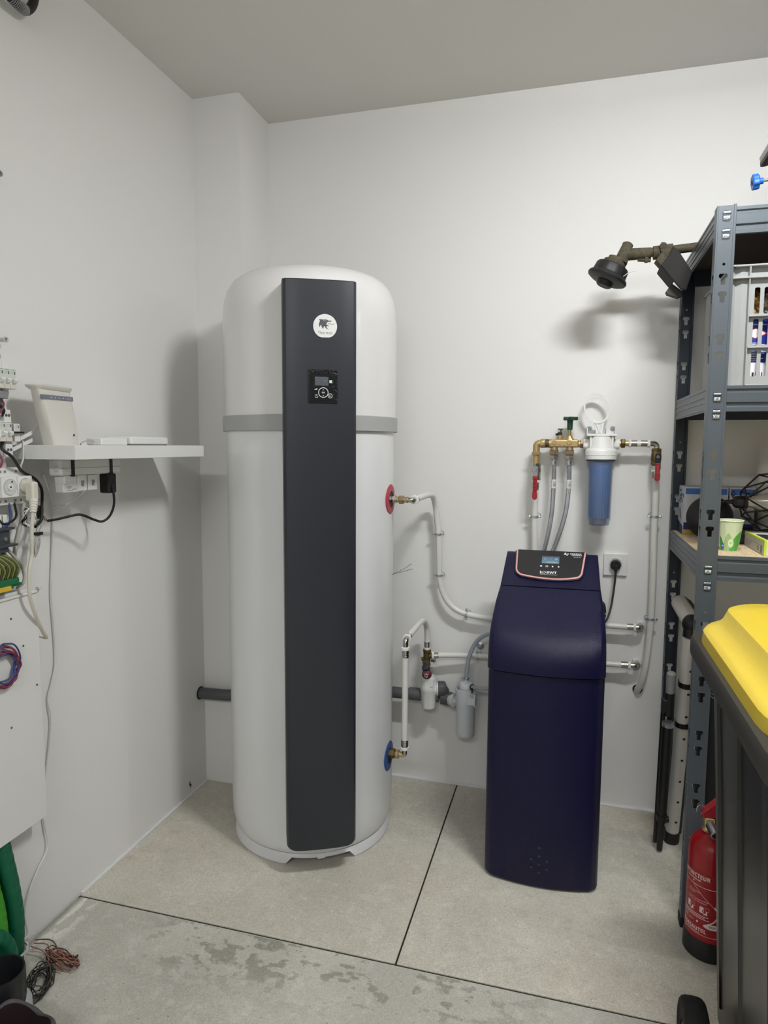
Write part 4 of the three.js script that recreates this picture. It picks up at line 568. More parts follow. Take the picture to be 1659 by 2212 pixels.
{
  const t = thing('shelving_unit', 'grey blue metal shelving unit with slotted posts against the back wall', 'shelf unit', [SX0, 0, SZ1]);
  const FW = 0.043, T = 0.0022;
  const flange = (x0, z, mirror) => { const s = new THREE.Shape([[x0, 0.004], [x0 + FW, 0.004], [x0 + FW, SH], [x0, SH]].map(p => new THREE.Vector2(...p))); const xc = x0 + FW / 2 + 0.001; for (const y of keyY) s.holes.push(keyhole(xc, y)); for (const y of [1.86, 1.4, 0.93]) { const p = new THREE.Path(); p.absarc(xc, y, 0.0038, 0, Math.PI * 2, true); s.holes.push(p); } return new THREE.ExtrudeGeometry(s, { depth: T, bevelEnabled: false, curveSegments: 5 }).translate(0, 0, z - T); };
  const side = (x, z0, z1) => { const s = new THREE.Shape([[0, 0.004], [z1 - z0, 0.004], [z1 - z0, SH], [0, SH]].map(p => new THREE.Vector2(...p))); const xc = (z1 - z0) / 2; for (const y of keyY) s.holes.push(keyhole(xc, y)); return new THREE.ExtrudeGeometry(s, { depth: T, bevelEnabled: false, curveSegments: 5 }).rotateY(-Math.PI / 2).translate(x + T, 0, z0); };
  const lip = (x, z) => rspan(x - 0.0035, x + 0.0035, 0.004, SH + 0.003, z - 0.012, z + 0.001, 0.0015);
  part(t, 'post', [flange(SX0, SZ1), side(SX0, SZ1 - 0.036, SZ1), lip(SX0 + FW, SZ1), rspan(SX0 - 0.001, SX0 + 0.004, 0.004, SH, SZ1 - 0.003, SZ1 + 0.0008, 0.0012)], MT.shelfSteel, 'front left post');
  part(t, 'post', [flange(SX0 + 0.002, SZ0 + T), side(SX0 + 0.002, SZ0, SZ0 + 0.036), lip(SX0 + FW, SZ0 + 0.012)], MT.shelfSteelShaded, 'rear left post');
  part(t, 'post', [flange(SX1 - FW, SZ1), side(SX1 - T, SZ1 - 0.036, SZ1)], MT.shelfSteel, 'front right post');
  part(t, 'post', [flange(SX1 - FW, SZ0 + T), side(SX1 - T, SZ0, SZ0 + 0.036)], MT.shelfSteelShaded, 'rear right post');
  for (const [x, z] of [[SX0 - 0.002, SZ1 - 0.038], [SX0, SZ0 - 0.002], [SX1 - 0.045, SZ1 - 0.038], [SX1 - 0.045, SZ0 - 0.002]]) part(t, 'foot', rspan(x, x + 0.048, 0, 0.03, z, z + 0.042, 0.003), MT.rubber, 'black plastic foot');
  for (const y of tabY) { // hooked tabs seen through the front post
    const tb = [], x = SX0 + FW / 2 + 0.002; tb.push(rbox(0.0185, 0.005, 0.003, 0.001, x, y + 0.003, SZ1 + 0.0008)); tb.push(rbox(0.017, 0.01, 0.0025, 0.003, x, y - 0.011, SZ1 + 0.001)); tb.push(ball(0.003, x - 0.005, y - 0.012, SZ1 + 0.0015, 1, 1, 0.6), ball(0.003, x + 0.005, y - 0.012, SZ1 + 0.0015, 1, 1, 0.6), box(0.0025, 0.007, 0.002, x, y - 0.009, SZ1 + 0.002)); part(t, 'beam_tab', tb, MT.tab, 'bright beam tab');
    part(t, 'tab_slot', ext(rrect(x - 0.0105, x + 0.0105, y - 0.02, y + 0.008, [0.006, 0.006, 0.005, 0.005]), 0.0009).translate(0, 0, SZ1 - 0.0002), MT.shelfSteelShaded, 'dark slot behind the tab');  // flat plate, the darkness of the slot is in its colour
  }
  const beamProf = (h, d = 0.012) => [[0, 0], [d, 0], [d, h * 0.16], [d - 0.005, h * 0.2], [d - 0.005, h * 0.32], [d, h * 0.36], [d, h * 0.72], [d - 0.004, h * 0.76], [d - 0.004, h * 0.84], [d, h * 0.88], [d, h], [0, h]];
  for (const [y0, y1] of [[1.936, 2.004], [1.478, 1.546], [1.02, 1.088]]) {
    const h = y1 - y0; const prof = beamProf(h);
    const fb = ext(prof.map(([x, q]) => [-x, q]).reverse(), SX1 - SX0 - 0.05, 0).rotateY(Math.PI / 2); // shape x becomes -z, run along x
    part(t, 'front_beam', fb.translate(SX0 + 0.0445, y0, SZ1 - 0.014), MT.shelfSteel, 'front beam');
    part(t, 'rear_beam', span(SX0 + 0.044, SX1 - 0.044, y0, y1, SZ0 + 0.004, SZ0 + 0.014), MT.shelfSteelShaded, 'rear beam');
    part(t, 'side_beam', [span(SX0 + 0.003, SX0 + 0.006, y0, y1, SZ0 + 0.034, SZ1 - 0.034), ...[0.1, 0.4, 0.62, 0.9].map(f => rspan(SX0 + 0.0012, SX0 + 0.005, y0 + f * h - 0.003, y0 + f * h + 0.004, SZ0 + 0.036, SZ1 - 0.036, 0.0015))], MT.shelfSteel, 'left side beam');
    part(t, 'side_beam', span(SX1 - 0.006, SX1 - 0.003, y0, y1, SZ0 + 0.034, SZ1 - 0.034), MT.shelfSteel, 'right side beam');
    part(t, 'shelf_board', span(SX0 + 0.007, SX1 - 0.007, y1 - 0.014, y1 - 0.002, SZ0 + 0.016, SZ1 - 0.016), y1 > 1.8 ? std(0x4b4038, 0.8) : std(0xffffff, 0.75, 0, { map: chipTex() }), 'chipboard shelf');  // top board darker, its dark underside put into the colour
  }
}
function chipTex() { return chipTex.t ??= dataTex(512, 512, (u, v, x, y) => { let c = lerp3([192, 170, 136], [220, 200, 166], fbm(u * 60, v * 120, 7, 3)); const s = (h2(x >> 1, y >> 2, 3) - 0.5) * 40; return c.map(q => q + s); }); }

// ---------------------------------------------------------------- things on the shelving
{ // grass trimmer lying over the top shelf
  const Z = 0.27, grime = std(0x57523f, 0.8), black = std(0x19191a, 0.55), dirt = std(0x4a463a, 0.85);
  const dt = dataTex(256, 256, (u, v, x, y) => { let c = lerp3([52, 48, 36], [94, 87, 68], fbm(u * 10, v * 10, 55, 5)); const s = (h2(x, y, 4) - 0.5) * 30; return c.map(q => Math.max(0, q + s)); }); const dirty = std(0xffffff, 0.85, 0, { map: dt });
  const t = thing('grass_trimmer', 'dirty black and olive grass trimmer head and guard poking out from the top shelf', 'grass trimmer', [1.55, 1.9, Z]);
  part(t, 'shaft', rod([1.6, 1.997, Z], [2.6, 2.045, Z + 0.05], 0.0138), dirty, 'dirty tubular shaft');
  part(t, 'gear_housing', [rod([1.562, 1.998, Z], [1.64, 1.998, Z], 0.019, 0.0175), rod([1.546, 1.972, Z + 0.005], [1.568, 2.03, Z - 0.006], 0.022, 0.017), lathe([[0, 0], [0.0175, 0], [0.0175, 0.004], [0.013, 0.008], [0, 0.009]], [1.567, 2.028, Z - 0.006], [0.36, 0.92, -0.15], 24), rbox(0.012, 0.022, 0.014, 0.004, 1.626, 1.978, Z + 0.004), rod([1.6, 1.98, Z], [1.64, 1.975, Z], 0.006)], dirty, 'dirty gear housing');
  const A = V(1.5195, 1.952, Z + 0.008), D = V(0.42, 0.9, -0.03).normalize();
  part(t, 'collar', lathe([[0, -0.006], [0.036, -0.006], [0.037, 0.0], [0.037, 0.008], [0.028, 0.014], [0.027, 0.022], [0, 0.024]], A.clone().add(D.clone().multiplyScalar(0.016)), D, 36), dirty, 'ribbed collar');
  const sp = part(t, 'spool_head', lathe([[0, -0.042], [0.052, -0.042], [0.064, -0.036], [0.0665, -0.03], [0.064, -0.024], [0.0565, -0.018], [0.0545, 0.006], [0.051, 0.011], [0, 0.012]], A, D, 44), black, 'black line spool');
  part(sp, 'bump_knob', lathe([[0, -0.058], [0.022, -0.058], [0.026, -0.054], [0.027, -0.042], [0, -0.041]], A, D, 30), black, 'round bump knob');
  part(sp, 'line', tube([[1.555, 1.918, Z + 0.05], [1.572, 1.927, Z + 0.06], [1.588, 1.929, Z + 0.066]], 0.0014, 12, 6), MT.white, 'white cutting line');
  part(t, 'guard', [ext([[1.664, 1.942], [1.69, 1.975], [1.697, 1.998], [1.713, 1.985], [1.757, 1.915], [1.742, 1.862], [1.726, 1.866], [1.703, 1.893]].reverse(), 0.012, 0.002).translate(0, 0, Z + 0.055), ext([[1.69, 1.975], [1.697, 1.998], [1.713, 1.985], [1.757, 1.915], [1.75, 1.91], [1.707, 1.972]].reverse(), 0.12, 0.002).translate(0, 0, Z - 0.06), ext([[1.664, 1.942], [1.668, 1.936], [1.705, 1.89], [1.703, 1.897], [1.67, 1.945]], 0.1, 0.001).translate(0, 0, Z - 0.04)], std(0x14120d, 0.75), 'dark olive debris guard');
  part(t, 'guard_bracket', [ext([[1.661, 2.012], [1.668, 2.023], [1.678, 2.022], [1.7, 2.002], [1.69, 1.97], [1.672, 1.945], [1.652, 1.968], [1.668, 1.99]].reverse(), 0.05, 0.004).translate(0, 0, Z - 0.02), rod([1.646, 1.997, Z], [1.705, 2.002, Z], 0.021)], dirty, 'guard bracket on the shaft');
  part(t, 'guard_blade', ext([[1.703, 1.893], [1.686, 1.866], [1.69, 1.858], [1.722, 1.845], [1.735, 1.85], [1.736, 1.866]], 0.02, 0.003).translate(0, 0, Z + 0.01), std(0x34332c, 0.6), 'lower flap of the guard');
}
{ // lift the trimmer clear of the shelf edge
  const t = scene.children.find(o => o.name === 'grass_trimmer'); t.position.add(V(0.004, 0.0098, -0.04)); }
{ // bench tool on top of the shelving, mostly outside the picture
  const t = thing('bench_tool', 'grey and black bench tool with a blue star knob on top of the shelving', 'tool', [1.95, 2.004, 0.45]);
  part(t, 'base', [rspan(1.94, 2.3, 2.002, 2.02, 0.33, 0.57, 0.004), rod([1.955, 2.02, 0.45], [1.955, 2.13, 0.45], 0.014), rod([2.1, 2.02, 0.45], [2.1, 2.35, 0.45], 0.03)], MT.greyMid);
  part(t, 'head', [ext([[1.896, 2.166], [1.893, 2.178], [1.9, 2.192], [1.93, 2.25], [2.12, 2.3], [2.12, 2.26], [1.94, 2.2], [1.905, 2.162]].reverse(), 0.14, 0.006).translate(0.018, 0.034, 0.38)], MT.greyLight, 'pale grey sloping head');
  part(t, 'underside', [ext([[1.896, 2.166], [1.897, 2.155], [1.905, 2.154], [2.12, 2.2], [2.12, 2.262], [1.94, 2.199], [1.905, 2.1615]], 0.138, 0.002).translate(0.018, 0.034, 0.381)], MT.black, 'black underside');
  const sh = []; for (let i = 0; i < 72; i++) { const a = i / 72 * Math.PI * 2, r = 0.0205 + 0.0011 * Math.cos(7 * a); sh.push([Math.cos(a) * r, Math.sin(a) * r]); }
  const kn = part(t, 'knob', [ext(sh, 0.017, 0.003).rotateY(Math.PI / 2).rotateZ(0.12).translate(1.882, 2.124, 0.45), rod([1.897, 2.126, 0.45], [1.91, 2.127, 0.45], 0.0085)], MT.blue, 'blue star knob');
  part(kn, 'knob_hole', rod([1.8805, 2.1235, 0.45], [1.8835, 2.124, 0.45], 0.006), std(0x16305c, 0.5), 'dark hole in the knob');
  part(t, 'spindle', rod([1.908, 2.127, 0.45], [1.96, 2.13, 0.45], 0.0035), MT.steel);
}
{ // grey crate with its contents
  const x0 = 1.8125, x1 = 2.36, y0 = 1.5455, y1 = 1.866, z0 = 0.2, z1 = 0.6;
  const t = thing('storage_crate', 'light grey slotted plastic crate on the middle shelf', 'crate', [x0, y0, z1]);
  const g = []; const slots = []; const cols = []; for (let x = x0 + 0.062; x < x1 - 0.07; x += 0.0232) cols.push(x);
  const rows = [[y0 + 0.028, y0 + 0.098], [y0 + 0.11, y0 + 0.18], [y0 + 0.193, y0 + 0.262]];
  for (const x of cols) for (const [a, b] of rows) slots.push(rrect(x, x + 0.0135, a, b, 0.004, 3).reverse());
  g.push(ext([[x0 + 0.046, y0], [x1 - 0.046, y0], [x1 - 0.046, y1 - 0.02], [x0 + 0.046, y1 - 0.02]], 0.004, 0, slots).translate(0, 0, z1 - 0.016));
  part(t, 'front_panel', g, MT.crate, 'slotted front panel');
  const ribs = []; for (const y of [y0 + 0.004, y0 + 0.104, y0 + 0.1865]) ribs.push(rspan(x0 + 0.046, x1 - 0.046, y - 0.002, y + 0.002, z1 - 0.016, z1, 0.0008)); part(t, 'front_ribs', ribs, MT.crate);
  const cor = []; for (const s of [0, 1]) { const X = s ? x1 : x0, d = s ? -1 : 1; const pf = [[X + d * 0.0, 0], [X + d * 0.0, -0.012], [X + d * 0.012, -0.02], [X + d * 0.03, -0.014], [X + d * 0.046, -0.016], [X + d * 0.0475, 0], [X + d * 0.045, 0], [X + d * 0.043, -0.012], [X + d * 0.03, -0.01], [X + d * 0.0145, -0.016], [X + d * 0.003, -0.006], [X + d * 0.003, 0]];
    cor.push(loft([y0, y0 + 0.15, y1 - 0.004].map((y, i) => pf.map(([x, z]) => V(x + d * (2 - i) * 0.001, y, z1 + z))), true, true, true, 0.5)); }
  part(t, 'corner_post', cor[0], MT.crate, 'hollow left corner'); part(t, 'corner_post', cor[1], MT.crate, 'hollow right corner');
  part(t, 'rim', [rspan(x0 - 0.001, x1 + 0.001, y1 - 0.005, y1, z1 - 0.018, z1 + 0.002, 0.001), rspan(x0 - 0.001, x1 + 0.001, y1 - 0.036, y1 - 0.031, z1 - 0.018, z1 + 0.002, 0.001), rspan(x0 + 0.0455, x0 + 0.0485, y1 - 0.034, y1 - 0.002, z1 - 0.018, z1 + 0.001, 0.0006), rspan(x0, x0 + 0.012, y1 - 0.005, y1, z0, z1, 0.001), rspan(x1 - 0.012, x1, y1 - 0.005, y1, z0, z1, 0.001), rspan(x0, x1, y1 - 0.005, y1, z0, z0 + 0.012, 0.001)], MT.crate);
  part(t, 'wall', [span(x0 + 0.006, x0 + 0.009, y0, y1 - 0.002, z0 + 0.01, z1 - 0.012), span(x1 - 0.009, x1 - 0.006, y0, y1 - 0.002, z0 + 0.01, z1 - 0.012), span(x0 + 0.006, x1 - 0.006, y0, y1 - 0.002, z0 + 0.006, z0 + 0.009), span(x0 + 0.046, x1 - 0.046, y1 - 0.04, y1 - 0.003, z1 - 0.02, z1 - 0.0165)], MT.crate, 'plain side walls');
  part(t, 'base', span(x0 + 0.006, x1 - 0.006, y0 + 0.0005, y0 + 0.005, z0 + 0.006, z1 - 0.012), MT.crate);
  const tl = canvasTex(512, 512, (k, w, h) => { k.fillStyle = '#24308a'; k.fillRect(0, 0, w, h); k.fillStyle = '#9fb0e6'; k.fillRect(0, 60, w, 8); k.fillRect(0, 262, w, 8); k.fillStyle = '#e9e6ea'; k.fillRect(0, 350, w, 162);
    for (let o = 0; o < 5; o++) { const X = o * 128; k.strokeStyle = '#d5514f'; k.lineWidth = 5; k.fillStyle = '#f1dfe2'; k.beginPath(); k.moveTo(X - 44, 130); k.lineTo(X, 92); k.lineTo(X + 44, 130); k.lineTo(X, 168); k.closePath(); k.fill(); k.stroke(); k.fillStyle = '#e9e6ea'; for (let r = 0; r < 6; r++) k.fillRect(X - 46 + (r * 7) % 12, 200 + r * 12, 60 + (r * 23) % 40, 5); for (let r = 0; r < 5; r++) k.fillRect(X - 46, 276 + r * 13, 84 - (r * 11) % 30, 5); k.fillStyle = '#27242c'; for (let b = 0; b < 7; b++) k.fillRect(X - 42 + b * 12, 424, 4 + (b * 3) % 6, 40); } });
  for (const [i, x, z, lab] of [[0, 1.8855, 0.518, 'blue tin with a warning diamond behind the first crate slots'], [1, 2.03, 0.518, 'blue tin further right inside the grey crate']]) {
    const c = thing('paint_tin', lab, 'tin', [x, y0 + 0.006, z], { local: true, group: 'tins in the grey crate' });
    part(c, 'can', lathe([[0, 0], [0.053, 0], [0.055, 0.002], [0.055, 0.185], [0.05, 0.19], [0, 0.19]], [0, 0, 0], [0, 1, 0], 40), std(0x24308a, 0.35, 0.1)); part(c, 'label', lathe([[0.0556, 0.003], [0.0556, 0.184]], [0, 0, 0], [0, 1, 0], 48, 1), std(0xffffff, 0.4, 0, { map: tl }), 'printed label');
    part(c, 'lid', lathe([[0, 0], [0.048, 0], [0.05, 0.002], [0.05, 0.006], [0.045, 0.007], [0, 0.004]], [0, 0.188, 0], [0, 1, 0], 36), MT.steel, 'metal lid');
  }
  const foil = (lab, name, x, y, z, col, s, met) => { const c = thing(name, lab, 'bag', [x, y, z], { local: true }); const r = rng(s); const rows = []; for (let i = 0; i <= 12; i++) { const f = i / 12, w = 0.034 * (0.4 + 0.6 * Math.sin(Math.PI * Math.min(1, f * 0.8 + 0.18))), d = 0.022 * Math.sin(Math.PI * (0.08 + f * 0.84)) + 0.003; const row = []; for (let j = 0; j < 24; j++) { const a = j / 24 * Math.PI * 2; const q = 0.85 + 0.3 * r(); row.push(V(Math.cos(a) * w * q, f * 0.075, Math.sin(a) * d * q)); } rows.push(row); } part(c, 'wrapper', loft(rows, true, true, true, 0.15), std(col, 0.18, met)); };
  foil('crumpled gold foil bag lying on the blue tin in the crate', 'foil_bag', 1.879, y0 + 0.2, 0.545, 0x9a7442, 3, 0.75); foil('crumpled silver foil bag beside the gold one in the crate', 'foil_bag', 1.931, y0 + 0.2, 0.54, 0x8f8f8a, 8, 0.8);
  const w = thing('white_carton', 'white carton with a black panel at the right of the grey crate', 'box', [2.1, y0 + 0.006, 0.5]); part(w, 'carton', rspan(1.944, 1.972, y0 + 0.006, y0 + 0.12, 0.5, 0.578, 0.002), MT.white); part(w, 'black_panel', rspan(1.95, 1.971, y0 + 0.02, y0 + 0.09, 0.578, 0.5795, 0.0005), MT.black);
}
const SY = 1.0865; // top of the lower board
{ // printed cartons
  const face = (txt, big) => canvasTex(512, 640, (k, w, h) => { k.fillStyle = '#c9c9cb'; k.fillRect(0, 0, w, h); k.fillStyle = '#3f6db0'; k.fillRect(16, 18, w - 32, 80); k.fillStyle = '#20265e'; k.fillRect(0, h * 0.74, w, h * 0.15); k.fillStyle = '#b8942e'; k.fillRect(0, h * 0.89, w, h * 0.11); k.fillStyle = '#aab4d8'; k.font = '26px sans-serif'; k.fillText('- Suspension', 60, h * 0.8); k.fillText('Rond 60', 80, h * 0.86); k.fillStyle = '#17181c'; k.textBaseline = 'middle'; if (big) { k.font = 'bold 120px sans-serif'; k.fillText('RAI', 90, h * 0.42); } else { k.font = 'bold 66px sans-serif'; k.fillText('RAI', 20, h * 0.27); k.lineWidth = 18; k.strokeStyle = '#1d2440'; k.beginPath(); k.arc(80, 90, 40, 0.4, 5.2); k.stroke(); k.beginPath(); k.moveTo(50, 85); k.lineTo(80, 110); k.lineTo(115, 70); k.stroke(); } });
  const sideT = canvasTex(320, 640, (k, w, h) => { k.fillStyle = '#bdbfc4'; k.fillRect(0, 0, w, h); k.fillStyle = '#2c468c'; const r = rng(4); for (let i = 0; i < 16; i++) k.fillRect(r() * w * 0.85, 40 + r() * 160, 50, 28); k.fillStyle = '#23294f'; k.beginPath(); k.moveTo(0, h * 0.74); k.lineTo(w, h * 0.82); k.lineTo(w, h); k.lineTo(0, h); k.fill(); k.fillStyle = '#44474c'; k.save(); k.translate(w * 0.45, h * 0.58); k.rotate(-0.5); k.fillRect(-30, -80, 60, 160); k.restore(); k.fillStyle = '#24252a'; k.font = 'bold 54px sans-serif'; k.fillText('RAI', 90, h * 0.36); });
  const sm = std(0xffffff, 0.6, 0, { map: sideT });
  for (const [x0, x1, txt, lab] of [[1.788, 1.9245, 1, 'white and blue printed carton at the left end of the lower shelf'], [1.928, 2.006, 0, 'white and blue printed carton behind the black cage lamp']]) {
    const z0 = 0.055, z1 = 0.165, h = 0.163; const t = thing('printed_carton', lab, 'box', [x0, SY, z1]);
    part(t, 'carton', rspan(x0, x1, SY, SY + h, z0, z1, 0.0015), std(0xb9babd, 0.65));
    const W = x1 - x0; part(t, 'front_print', planarUV(norm(span(x0 + 0.002, x1 - 0.002, SY + 0.002, SY + h - 0.002, z1, z1 + 0.0006)), x => (x - x0) / W, (x, y) => (y - SY) / h), std(0xffffff, 0.6, 0, { map: face('RAI', txt) }), 'printed front');
    part(t, 'side_print', planarUV(norm(span(x0 - 0.0006, x0, SY + 0.002, SY + h - 0.002, z0 + 0.002, z1 - 0.002)), (x, y, z) => (z - z0) / (z1 - z0), (x, y) => (y - SY) / h), sm, 'printed side');
  }
}
{ // paper cup
  const t = thing('paper_cup', 'pale green paper cup with leaf print on the lower shelf', 'cup', [1.8645, SY, 0.5]);
  const tc = canvasTex(1024, 384, (k, w, h) => { k.fillStyle = '#d6e3bb'; k.fillRect(0, 0, w, h); for (const ox of [-780, -268, 244, 756]) { const m = (a, c) => { k.fillStyle = c; k.beginPath(); k.moveTo(ox + a[0][0], a[0][1]); for (const p of a.slice(1)) k.quadraticCurveTo(ox + p[0], p[1], ox + p[2], p[3]); k.fill(); };
      m([[150, 384], [130, 260, 220, 150], [310, 230, 290, 384]], '#a9c98a'); m([[240, 384], [260, 200, 440, 120], [470, 260, 400, 384]], '#5fae4a'); m([[60, 384], [40, 270, 80, 200], [150, 250, 140, 384]], '#4f9a49'); k.fillStyle = '#2f62b0'; k.fillRect(ox + 92, 290, 52, 78); k.fillStyle = '#cfe0f4'; k.fillRect(ox + 106, 314, 22, 20); k.fillStyle = '#e3efc9'; k.beginPath(); k.ellipse(ox + 262, 285, 44, 58, 0, 0, 7); k.fill(); k.fillStyle = '#a3b78a'; k.fillRect(ox + 236, 272, 54, 6); k.fillRect(ox + 240, 288, 44, 5); } });
  part(t, 'cup', lathe([[0, 0.005], [0.0215, 0.005], [0.0225, 0], [0.0232, 0], [0.0345, 0.086], [0.0335, 0.086], [0.0222, 0.006]], [1.8645, SY, 0.5], [0, 1, 0], 56, 0.9), std(0xd3dfba, 0.6)); part(t, 'leaf_print', lathe([[0.0236, 0.001], [0.035, 0.0865]], [1.8645, SY, 0.5], [0, 1, 0], 56, 1), std(0xffffff, 0.6, 0, { map: tc }), 'printed wall');
  part(t, 'rim', torus(0.0352, 0.0014, [1.8645, SY + 0.087, 0.5], [0, 1, 0], 48), std(0xe9f0d6, 0.5), 'rolled rim');
}
{ // open lime and white carton
  const x0 = 1.934, x1 = 2.06, z0 = 0.37, z1 = 0.588, h = 0.042; const t = thing('open_carton', 'low grey and lime carton with a slot in its top, right of the paper cup', 'box', [x0, SY, z1]);
  const tl = canvasTex(768, 160, (k, w, h) => { k.fillStyle = '#b9b9b1'; k.fillRect(0, 0, w, h); k.fillStyle = '#c9d83c'; k.fillRect(0, 0, w, 16); k.fillRect(w - 18, 0, 18, h); k.fillStyle = '#2f2f2c'; k.fillRect(0, 66, w * 0.8, 3); k.font = 'bold 62px sans-serif'; k.fillText('23', w * 0.66, 130); k.fillStyle = '#6f7068'; k.fillRect(w * 0.83, 60, 60, 86); k.fillStyle = '#3c3c38'; for (let i = 0; i < 5; i++) k.fillRect(40, 84 + i * 13, 260 - i * 22, 4); });
  part(t, 'carton', rspan(x0 + 0.0006, x1, SY, SY + h, z0, z1, 0.001), std(0xd8d9cf, 0.6));
  part(t, 'side_print', planarUV(norm(span(x0, x0 + 0.0008, SY + 0.001, SY + h - 0.001, z0, z1)), (x, y, z) => (z - z0) / (z1 - z0), (x, y) => (y - SY) / h), std(0xffffff, 0.6, 0, { map: tl }), 'printed side');
  part(t, 'edge', [rspan(x0, x0 + 0.007, SY + h - 0.0005, SY + h + 0.001, z0, z1, 0.0004), rspan(x0, x0 + 0.006, SY, SY + h, z1 - 0.001, z1 + 0.0008, 0.0003)], std(0xcbe03a, 0.5), 'lime edges');
  part(t, 'opening', rspan(x0 + 0.012, x0 + 0.04, SY + h - 0.002, SY + h + 0.0012, z0 + 0.08, z1 - 0.02, 0.0006), MT.blackMatt, 'dark slot');
}
{ // cage lamp and its dark canopy
  const t = thing('cage_lamp', 'black wire cage lamp lying on the lower shelf', 'lamp', [2.0, SY, 0.32]);
  const R = (x, r, n, ph) => { const o = []; for (let i = 0; i < n; i++) { const a = i / n * Math.PI * 2 + ph; o.push(V(x, 1.2145 + Math.cos(a) * r, 0.32 + Math.sin(a) * r)); } return o; };
  const A = R(1.935, 0.045, 6, 0.2), B = R(1.982, 0.088, 6, 0.72), C = R(2.06, 0.1, 6, 0.2), Dd = R(2.13, 0.05, 6, 0.72); const w = [], e = (a, b) => w.push(rod(a, b, 0.0026, 0.0026, 8), ball(0.0032, a.x, a.y, a.z));
  for (let i = 0; i < 6; i++) { const j = (i + 1) % 6; e(A[i], A[j]); e(A[i], B[i]); e(A[j], B[i]); e(B[i], C[j]); e(B[i], C[i]); e(C[i], C[j]); e(C[i], Dd[i]); e(C[j], Dd[i]); e(Dd[i], Dd[j]); }
  part(t, 'wire_cage', w, MT.black);
  part(t, 'socket', [lathe([[0, 0], [0.006, 0], [0.0065, 0.02], [0.014, 0.024], [0.019, 0.03], [0.02, 0.05], [0.02, 0.062], [0, 0.062]], [1.884, 1.2135, 0.32], [1, 0, 0], 30)], MT.black, 'black lamp socket');
  part(t, 'bulb', lathe([[0.015, 0], [0.016, 0.012], [0.02, 0.022], [0.03, 0.05], [0.03, 0.068], [0.018, 0.085], [0, 0.09]], [1.946, 1.2135, 0.32], [1, 0, 0], 30), phys(0xcfcabf, 0.15, 0.3, { transmission: 0.2, thickness: 0 }), 'pale bulb');
  const u = thing('lamp_canopy', 'round black lamp canopy standing behind the front post on the lower shelf', 'lamp part', [1.85, SY, 0.28]);
  part(u, 'dish', lathe([[0, 0.03], [0.03, 0.028], [0.055, 0.018], [0.069, 0.0], [0.0705, 0.0], [0.058, 0.021], [0.032, 0.032], [0, 0.034]], [1.853, SY + 0.0705, 0.26], [0, 0, 1], 44), MT.black);
  part(u, 'stem', [tube([[1.853, SY + 0.07, 0.292], [1.86, SY + 0.1, 0.3], [1.872, SY + 0.118, 0.305], [1.886, 1.2135, 0.318]], 0.0042, 20, 10), lathe([[0, 0], [0.014, 0], [0.012, 0.01], [0.006, 0.02], [0, 0.02]], [1.862, SY + 0.115, 0.3], [0.9, 0.3, 0.2], 20)], MT.black);
  const g = thing('flat_case', 'dark grey flat case lying under the black cage lamp', 'case', [1.98, SY, 0.3]); part(g, 'case', [rspan(1.915, 2.2, SY, SY + 0.024, 0.19, 0.35, 0.004), rspan(1.918, 2.197, SY + 0.022, SY + 0.028, 0.193, 0.347, 0.002)], std(0x3a3b3e, 0.5));
  const p = thing('paper_roll', 'tall white paper roll at the back of the lower shelf', 'paper roll', [2.08, SY, 0.12]); part(p, 'roll', lathe([[0.02, 0], [0.062, 0], [0.063, 0.002], [0.063, 0.292], [0.062, 0.294], [0.02, 0.294], [0.02, 0.0]], [2.08, SY, 0.12], [0, 1, 0], 44), std(0xcfccc6, 0.8)); part(p, 'core', lathe([[0.018, 0.001], [0.02, 0.001], [0.02, 0.295], [0.018, 0.295], [0.018, 0.001]], [2.08, SY, 0.12], [0, 1, 0], 24), std(0x9d8a70, 0.8), 'cardboard core');
}
